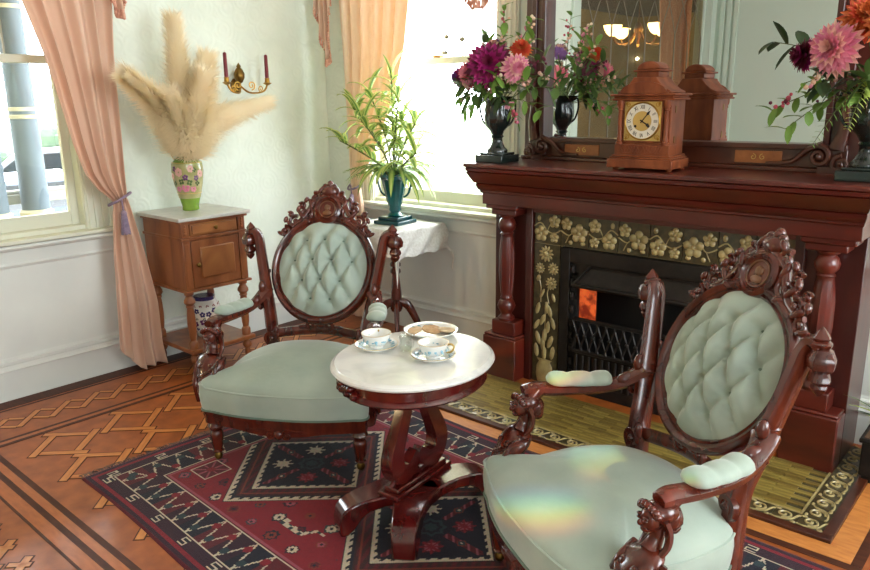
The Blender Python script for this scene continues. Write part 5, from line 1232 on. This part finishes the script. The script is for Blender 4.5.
# dial
dz = .215
MB().box(-.092, .092, -.088, -.074, dz-.092, dz+.088).build('dial_surround', CW, ck, bevel=.003)
MB().box(-.084, .084, -.0895, -.086, dz-.085, dz+.083).build('dial_plate', 'dial_gold', ck, smooth=0)
mb = MB()
for sx3 in (-1, 1):
    for sz3 in (-1, 1):
        mb.tube([(sx3*.068+a*sx3, -.0905, dz+sz3*.069+b) for a, b in spiral(0, 0, .012, .003, 0, 1.3, 14)], .0022, 4); mb.ball((sx3*.075, -.0905, dz+sz3*.076), (.006, .002, .006), 6, 4)
mb.build('spandrel_ornament', 'brass', ck)
MB().lathe([(.078, 0), (.078, .003), (.073, .004), (.001, .004)], 40, (0, -.0895, dz), axis=(0, -1, 0)).build('chapter_ring', 'dial', ck, smooth=0)
MB().lathe([(.043, 0), (.043, .005), (.001, .0052)], 36, (0, -.0895, dz), axis=(0, -1, 0)).build('dial_centre', 'dial_gold', ck, smooth=0)
MB().tube([(.079*math.cos(2*PI*k/40), -.092, dz+.079*math.sin(2*PI*k/40)) for k in range(40)], .004, 6, True).build('bezel', 'brass', ck)
for i, tx in enumerate(('XII', 'I', 'II', 'III', 'IIII', 'V', 'VI', 'VII', 'VIII', 'IX', 'X', 'XI')):
    a = PI/2-2*PI*i/12; cu = bpy.data.curves.new('numeral', 'FONT'); cu.body = tx; cu.size = .022; cu.align_x = 'CENTER'; cu.align_y = 'CENTER'; cu.extrude = .0004
    tmp = bpy.data.objects.new('tmp', cu); COL.objects.link(tmp); dg = bpy.context.evaluated_depsgraph_get(); me = bpy.data.meshes.new_from_object(tmp.evaluated_get(dg)); bpy.data.objects.remove(tmp)
    me.materials.clear(); me.materials.append(MATS['ink']); o = link('numeral', me, ck); o.location = (.060*math.cos(a), -.0942, dz+.060*math.sin(a)); o.rotation_euler = (PI/2, -(a-PI/2), 0); o.scale = (.8, 1.15, 1)
def hand(a, l, w, nm):
    mb = MB(); d = Vector((math.cos(a), 0, math.sin(a))); s = Vector((-d.z, 0, d.x)); y = Vector((0, -.0965, 0)); c0 = Vector((0, 0, dz))+y
    pts = [c0-d*.01+s*w*.5, c0+d*l*.55+s*w*.5, c0+d*l*.7+s*w*1.6, c0+d*l, c0+d*l*.7-s*w*1.6, c0+d*l*.55-s*w*.5, c0-d*.01-s*w*.5]
    mb.add(pts, [tuple(range(7))]).build(nm, 'ink', ck, smooth=0, solid=.001)
hand(PI/2-2*PI*(4.05/12), .042, .005, 'hour_hand'); hand(PI/2-2*PI*(6.5/60), .060, .004, 'minute_hand')
for s in (-1, 1): MB().lathe([(.006, 0), (.006, .001), (.001, .0012)], 12, (s*.03, -.0948, dz-.022), axis=(0, -1, 0)).build('winding_hole', 'ink', ck)
for s in (-1, 1):
    for z in (.14, .27): MB().box(.120, .1245, -.03, -.02, z-.02, z+.01).build('hinge', 'old_brass', ck) if s > 0 else None
# bevelled edge of the glazed dial door
MB().box(-.090, -.085, -.092, -.087, dz-.085, dz+.085).build('door_bevel', 'clock_glass', ck, smooth=0)

# ================================================================== CURTAINS
def cloth(rows, nfold, amp, plane, nu=110, nv=60, seed=0, depth=0.):
    """rows: (z, u_left, u_right, offset); folds run down the cloth, amplitude grows as it gathers"""
    rs = sorted(rows, key=lambda r: r[0]); zs = [r[0] for r in rs]
    def f(u, v):
        z = zs[0]+(zs[-1]-zs[0])*v; ul = np.interp(z, zs, [r[1] for r in rs]); ur_ = np.interp(z, zs, [r[2] for r in rs]); off = np.interp(z, zs, [r[3] for r in rs]); am = np.interp(z, zs, [r[4] for r in rs])
        ph = u*nfold*2*PI+seed; w = am*(math.sin(ph)+.35*math.sin(ph*1.7+1.3)+.2*math.sin(ph*.5+z*1.1))
        uu = ul+(ur_-ul)*u+am*.3*math.cos(ph)
        return (off+w, uu, z) if plane == 'x' else (uu, off+w, z)
    return MB().grid(f, nu, nv)
cu1 = thing('tied_curtain', 'dusty pink floor length curtain tied back beside the left window', 'curtain', (-3.93, 1.86, 0))
sh = Matrix.Translation((3.93, -1.86, 0))
C1 = [(2.62, 1.05, 2.0, -3.96, .025), (2.3, 1.28, 1.98, -3.955, .025), (2.0, 1.485, 1.955, -3.95, .022), (1.75, 1.555, 1.93, -3.945, .02), (1.52, 1.60, 1.92, -3.94, .02), (1.3, 1.635, 1.91, -3.93, .02), (1.15, 1.675, 1.90, -3.925, .02), (1.06, 1.735, 1.895, -3.92, .018), (1.015, 1.79, 1.89, -3.92, .014), (.98, 1.815, 1.885, -3.92, .012)]
mb = cloth(C1, 5.5, .02, 'x', seed=.4); mb.v = [tuple(sh @ Vector(p)) for p in mb.v]; mb.build('upper_drape', 'curtain', cu1, smooth=80, fix=False, solid=.003)
C1b = [(1.00, 1.815, 1.885, -3.92, .012), (.93, 1.80, 1.90, -3.92, .014), (.7, 1.775, 1.945, -3.925, .018), (.4, 1.76, 1.99, -3.93, .022), (.15, 1.75, 1.99, -3.93, .026), (.02, 1.74, 2.005, -3.925, .028)]
def tail(rows):
    mb = cloth(rows, 4, .02, 'x', seed=1.0, nu=80)
    mb.v = [(x, y, z+max(0, .17*(1-(y-1.74)/.13)) * max(0, 1-z/.6) if y < 1.87 else z) for x, y, z in mb.v]; return mb
mb = tail(C1b); mb.v = [tuple(sh @ Vector(p)) for p in mb.v]; mb.build('lower_drape', 'curtain', cu1, smooth=80, fix=False, solid=.003)
def tieback(name, c, r, hook, label, axis):
    t = thing(name, label, 'tieback', c); o = Vector(c)
    n = 22; pts = []
    for k in range(n+1):
        a = 2*PI*k/n; pts.append((r[0]*math.cos(a), r[1]*math.sin(a), .03*math.cos(a-hook)))
    MB().tube(pts[:-1], .007, 6, True).build('cord', 'tassel', t)
    tx, ty = (r[0], -.01) if axis == 'x' else (.0, -r[1])
    MB().tube([(tx, ty, 0), (tx+.005, ty, -.06)], .005, 6).build('drop_cord', 'tassel', t)
    MB().ball((tx+.005, ty, -.075), (.016, .016, .02)).build('tassel_head', 'tassel', t)
    mb = MB()
    for k in range(26):
        a = 2*PI*k/26; mb.tube([(tx+.005+.012*math.cos(a), ty+.012*math.sin(a), -.085), (tx+.005+.022*math.cos(a), ty+.022*math.sin(a), -.185+random.uniform(-.008, .008))], .0035, 4)
    o = mb.build('tassel_skirt', 'tassel', t); o['kind'] = 'stuff'
tieback('curtain_tieback', (-3.92, 1.852, 1.0), (.042, .062), 1.2, 'mauve cord tieback with tassel around the dusty pink curtain', 'x')
cu2 = thing('sheer_curtain', 'sunlit peach curtain gathered at the corner side of the window behind the plant', 'curtain', (-3.6, 3.37, 0)); sh2 = Matrix.Translation((3.6, -3.37, 0))
C2 = [(2.62, -3.80, -3.02, 3.36, .022), (2.13, -3.80, -3.13, 3.36, .022), (1.8, -3.79, -3.20, 3.37, .020), (1.5, -3.775, -3.31, 3.37, .018), (1.2, -3.755, -3.48, 3.37, .016), (1.0, -3.745, -3.62, 3.375, .012), (.93, -3.745, -3.66, 3.375, .010)]
mb = cloth(C2, 6.5, .02, 'y', seed=.9); mb.v = [tuple(sh2 @ Vector(p)) for p in mb.v]; mb.build('upper_drape', 'curtain_sheer', cu2, smooth=80, fix=False, solid=.002)
C2b = [(.95, -3.745, -3.66, 3.375, .010), (.8, -3.77, -3.63, 3.37, .014), (.4, -3.80, -3.58, 3.37, .02), (.03, -3.82, -3.56, 3.37, .024)]
mb = cloth(C2b, 4, .02, 'y', seed=.2, nu=70); mb.v = [tuple(sh2 @ Vector(p)) for p in mb.v]; mb.build('lower_drape', 'curtain', cu2, smooth=80, fix=False, solid=.002)
tieback('curtain_tieback', (-3.702, 3.375, .95), (.062, .042), 1.2, 'mauve cord tieback with tassel around the peach curtain', 'y')
# valance tails with bobble fringe
def valance(c, n, pts, label, plane):
    t = thing('valance_tail', label, 'valance', c); o = Vector(c)
    def f(u, v):
        ztop = 2.66; zb = np.interp(u, [p[0] for p in pts], [p[2] for p in pts]); a = np.interp(u, [p[0] for p in pts], [p[1] for p in pts]); z = zb+(ztop-zb)*v; w = .018*math.sin(u*n*2*PI)
        return Vector((c[0]+w, a, z))-o if plane == 'x' else Vector((a, c[1]+w, z))-o
    MB().grid(f, 40, 20).build('cloth', 'curtain', t, smooth=80, fix=False, solid=.003)
    mb = MB()
    for k in range(46):
        u = (k+.5)/46; p = f(u, 0)
        mb.tube([p, p+Vector((random.uniform(-.006, .006), random.uniform(-.006, .006), -.035))], [.004, .006], 5); mb.ball(p+Vector((0, 0, -.04)), .008, 6, 4)
    o2 = mb.build('bobble_fringe', 'fringe', t); o2['kind'] = 'stuff'
valance((-3.90, 1.9, 2.3), 4, [(0, 1.80, 2.35), (.4, 1.90, 2.10), (.7, 1.95, 1.98), (.85, 1.975, 1.97), (1, 2.0, 2.06)], 'pink fringed valance tail above the dusty pink curtain', 'x')
valance((-3.75, 3.32, 2.3), 4, [(0, -3.98, 2.22), (.3, -3.94, 2.02), (.55, -3.885, 1.84), (.7, -3.86, 1.76), (.85, -3.85, 1.80), (1, -3.80, 2.16)], 'pink fringed valance tail hanging in the corner by the peach curtain', 'y')
valance((-2.5, 3.34, 2.3), 3, [(0, -2.80, 2.20), (.4, -2.68, 2.02), (.7, -2.60, 2.02), (1, -2.50, 2.12)], 'pink fringed valance tail between the window and the mirror', 'y')

# ================================================================== RAINBOW GLINTS, CAST BY ADDED COLOURED SPOT LAMPS STANDING IN FOR SUN THROUGH PRISMS
def glint(src, dst, roll, size, power, stretch=4.):
    d = (Vector(dst)-Vector(src)).normalized(); q = d.to_track_quat('-Z', 'Y') @ Matrix.Rotation(roll, 3, 'Z').to_quaternion(); sd = q @ Vector((0, 1, 0))
    for k, col in enumerate(((1, .05, .02), (.95, .75, .02), (.05, 1, .15), (.1, .25, 1))):
        l = bpy.data.lights.new('glint_spot', 'SPOT'); l.energy = power; l.color = col; l.spot_size = size; l.spot_blend = 1; l.shadow_soft_size = .002
        o = bpy.data.objects.new('glint_spot', l); COL.objects.link(o); o.location = src; o.scale = (stretch, 1, 1)
        d2 = (Vector(dst)+sd*(k-1.5)*.016-Vector(src)).normalized(); q2 = q.copy(); q2 = d.rotation_difference(d2) @ q2; o.rotation_mode = 'QUATERNION'; o.rotation_quaternion = q2
SRC2 = (2.15, -1.2, 2.1)
glint(SRC2, (-1.255, 2.03, .61), .35, .012, 600, 5); glint(SRC2, (-.95, 1.50, .42), .1, .0075, 700, 4); glint(SRC2, (-.98, 1.84, .44), .1, .006, 600, 3)

# ================================================================== SUNCATCHERS, CORNER PLANT, CHANDELIER
for i, (x, z) in enumerate(((-2.99, 1.86), (-2.87, 1.84), (-3.0, 1.77))):
    t = thing('glass_suncatcher', ('highest', 'mirror side', 'lowest')[i]+' small grey glass pendant hanging before the window panes', 'ornament', (x, 3.50, z), 0, 'pendants in the window')
    MB().ball((0, 0, 0), (.022, .006, .014), 8, 6).build('pendant', 'lead', t); MB().tube([(0, 0, .012), (0, 0, 2.53-z)], .0008, 4).build('thread', 'lead', t)
pp = thing('corner_plant_pot', 'black square planter on the floor at the mantel end', 'planter', (-.39, 3.21, 0), 0)
MB().prism([(-.11, -.11), (.11, -.11), (.11, .11), (-.11, .11)], 0, .03).box(-.12, .12, -.12, .12, .03, .17).box(-.13, .13, -.13, .13, .17, .19).build('planter_box', 'iron', pp, bevel=.006)
MB().box(-.115, .115, -.115, .115, .17, .192).build('soil', 'twig', pp)
gp = thing('spiky_plant', 'spiky pale green plant in the black planter at the mantel end', 'plant', (-.39, 3.21, .19))
for k in range(46):
    a = random.uniform(0, 2*PI); el = random.uniform(.6, 1.4); mb = MB(); leaf_mesh(mb, (random.uniform(-.05, .05), random.uniform(-.05, .05), 0), (math.cos(a)*math.cos(el), math.sin(a)*math.cos(el), math.sin(el)), random.uniform(.14, .26), .007, random.uniform(.4, 1.2), 5, a, .2); mb.build('leaf', 'fern' if k % 3 else 'leaf_dark', gp, smooth=60, fix=False)
ch = thing('brass_chandelier', 'brass chandelier with glowing glass cups hanging in the hall beyond the screen', 'chandelier', (-5.3, -3.7, 3.2))
hc = thing('hall_curtain', 'brown portiere curtain hanging beside the leaded screen in the hall', 'curtain', (-4.6, -3.3, 0))
cm_ = cloth([(2.9, -3.75, -2.75, -4.55, .03), (1.6, -3.75, -2.95, -4.55, .03), (.05, -3.75, -2.9, -4.55, .03)], 6, .03, 'x'); cm_.v = [(x+4.6, y+3.3, z) for x, y, z in cm_.v]; cm_.build('drape', 'fringe', hc, smooth=80, fix=False, solid=.004)
MB().lathe([(.001, 0), (.07, -.005), (.05, -.03), (.012, -.05), (.012, -.62), (.04, -.66), (.07, -.74), (.045, -.82), (.018, -.90), (.03, -.95), (.001, -1.0)], 16).build('stem', 'old_brass', ch)
for k in range(4):
    a = 2*PI*k/4+.5; d = Vector((math.cos(a), math.sin(a), 0))
    am = MB().tube(catmull([d*.03+Vector((0, 0, -.76)), d*.18+Vector((0, 0, -.92)), d*.36+Vector((0, 0, -.94)), d*.44+Vector((0, 0, -.84))], 5), .014, 6).build('arm', 'old_brass', ch)
    MB().lathe([(.035, 0), (.085, .035), (.12, .10), (.135, .15), (.13, .15), (.11, .10), (.075, .04), (.001, .012)], 18, tuple(d*.44+Vector((0, 0, -.84)))).build('glass_cup', 'lamp_glass', am)
lt = bpy.data.lights.new('chandelier_glow', 'POINT'); lt.energy = 260; lt.color = (1, .8, .55); lt.shadow_soft_size = .008; lo_ = bpy.data.objects.new('chandelier_glow', lt); COL.objects.link(lo_); lo_.location = (-5.3, -3.7, 2.05)
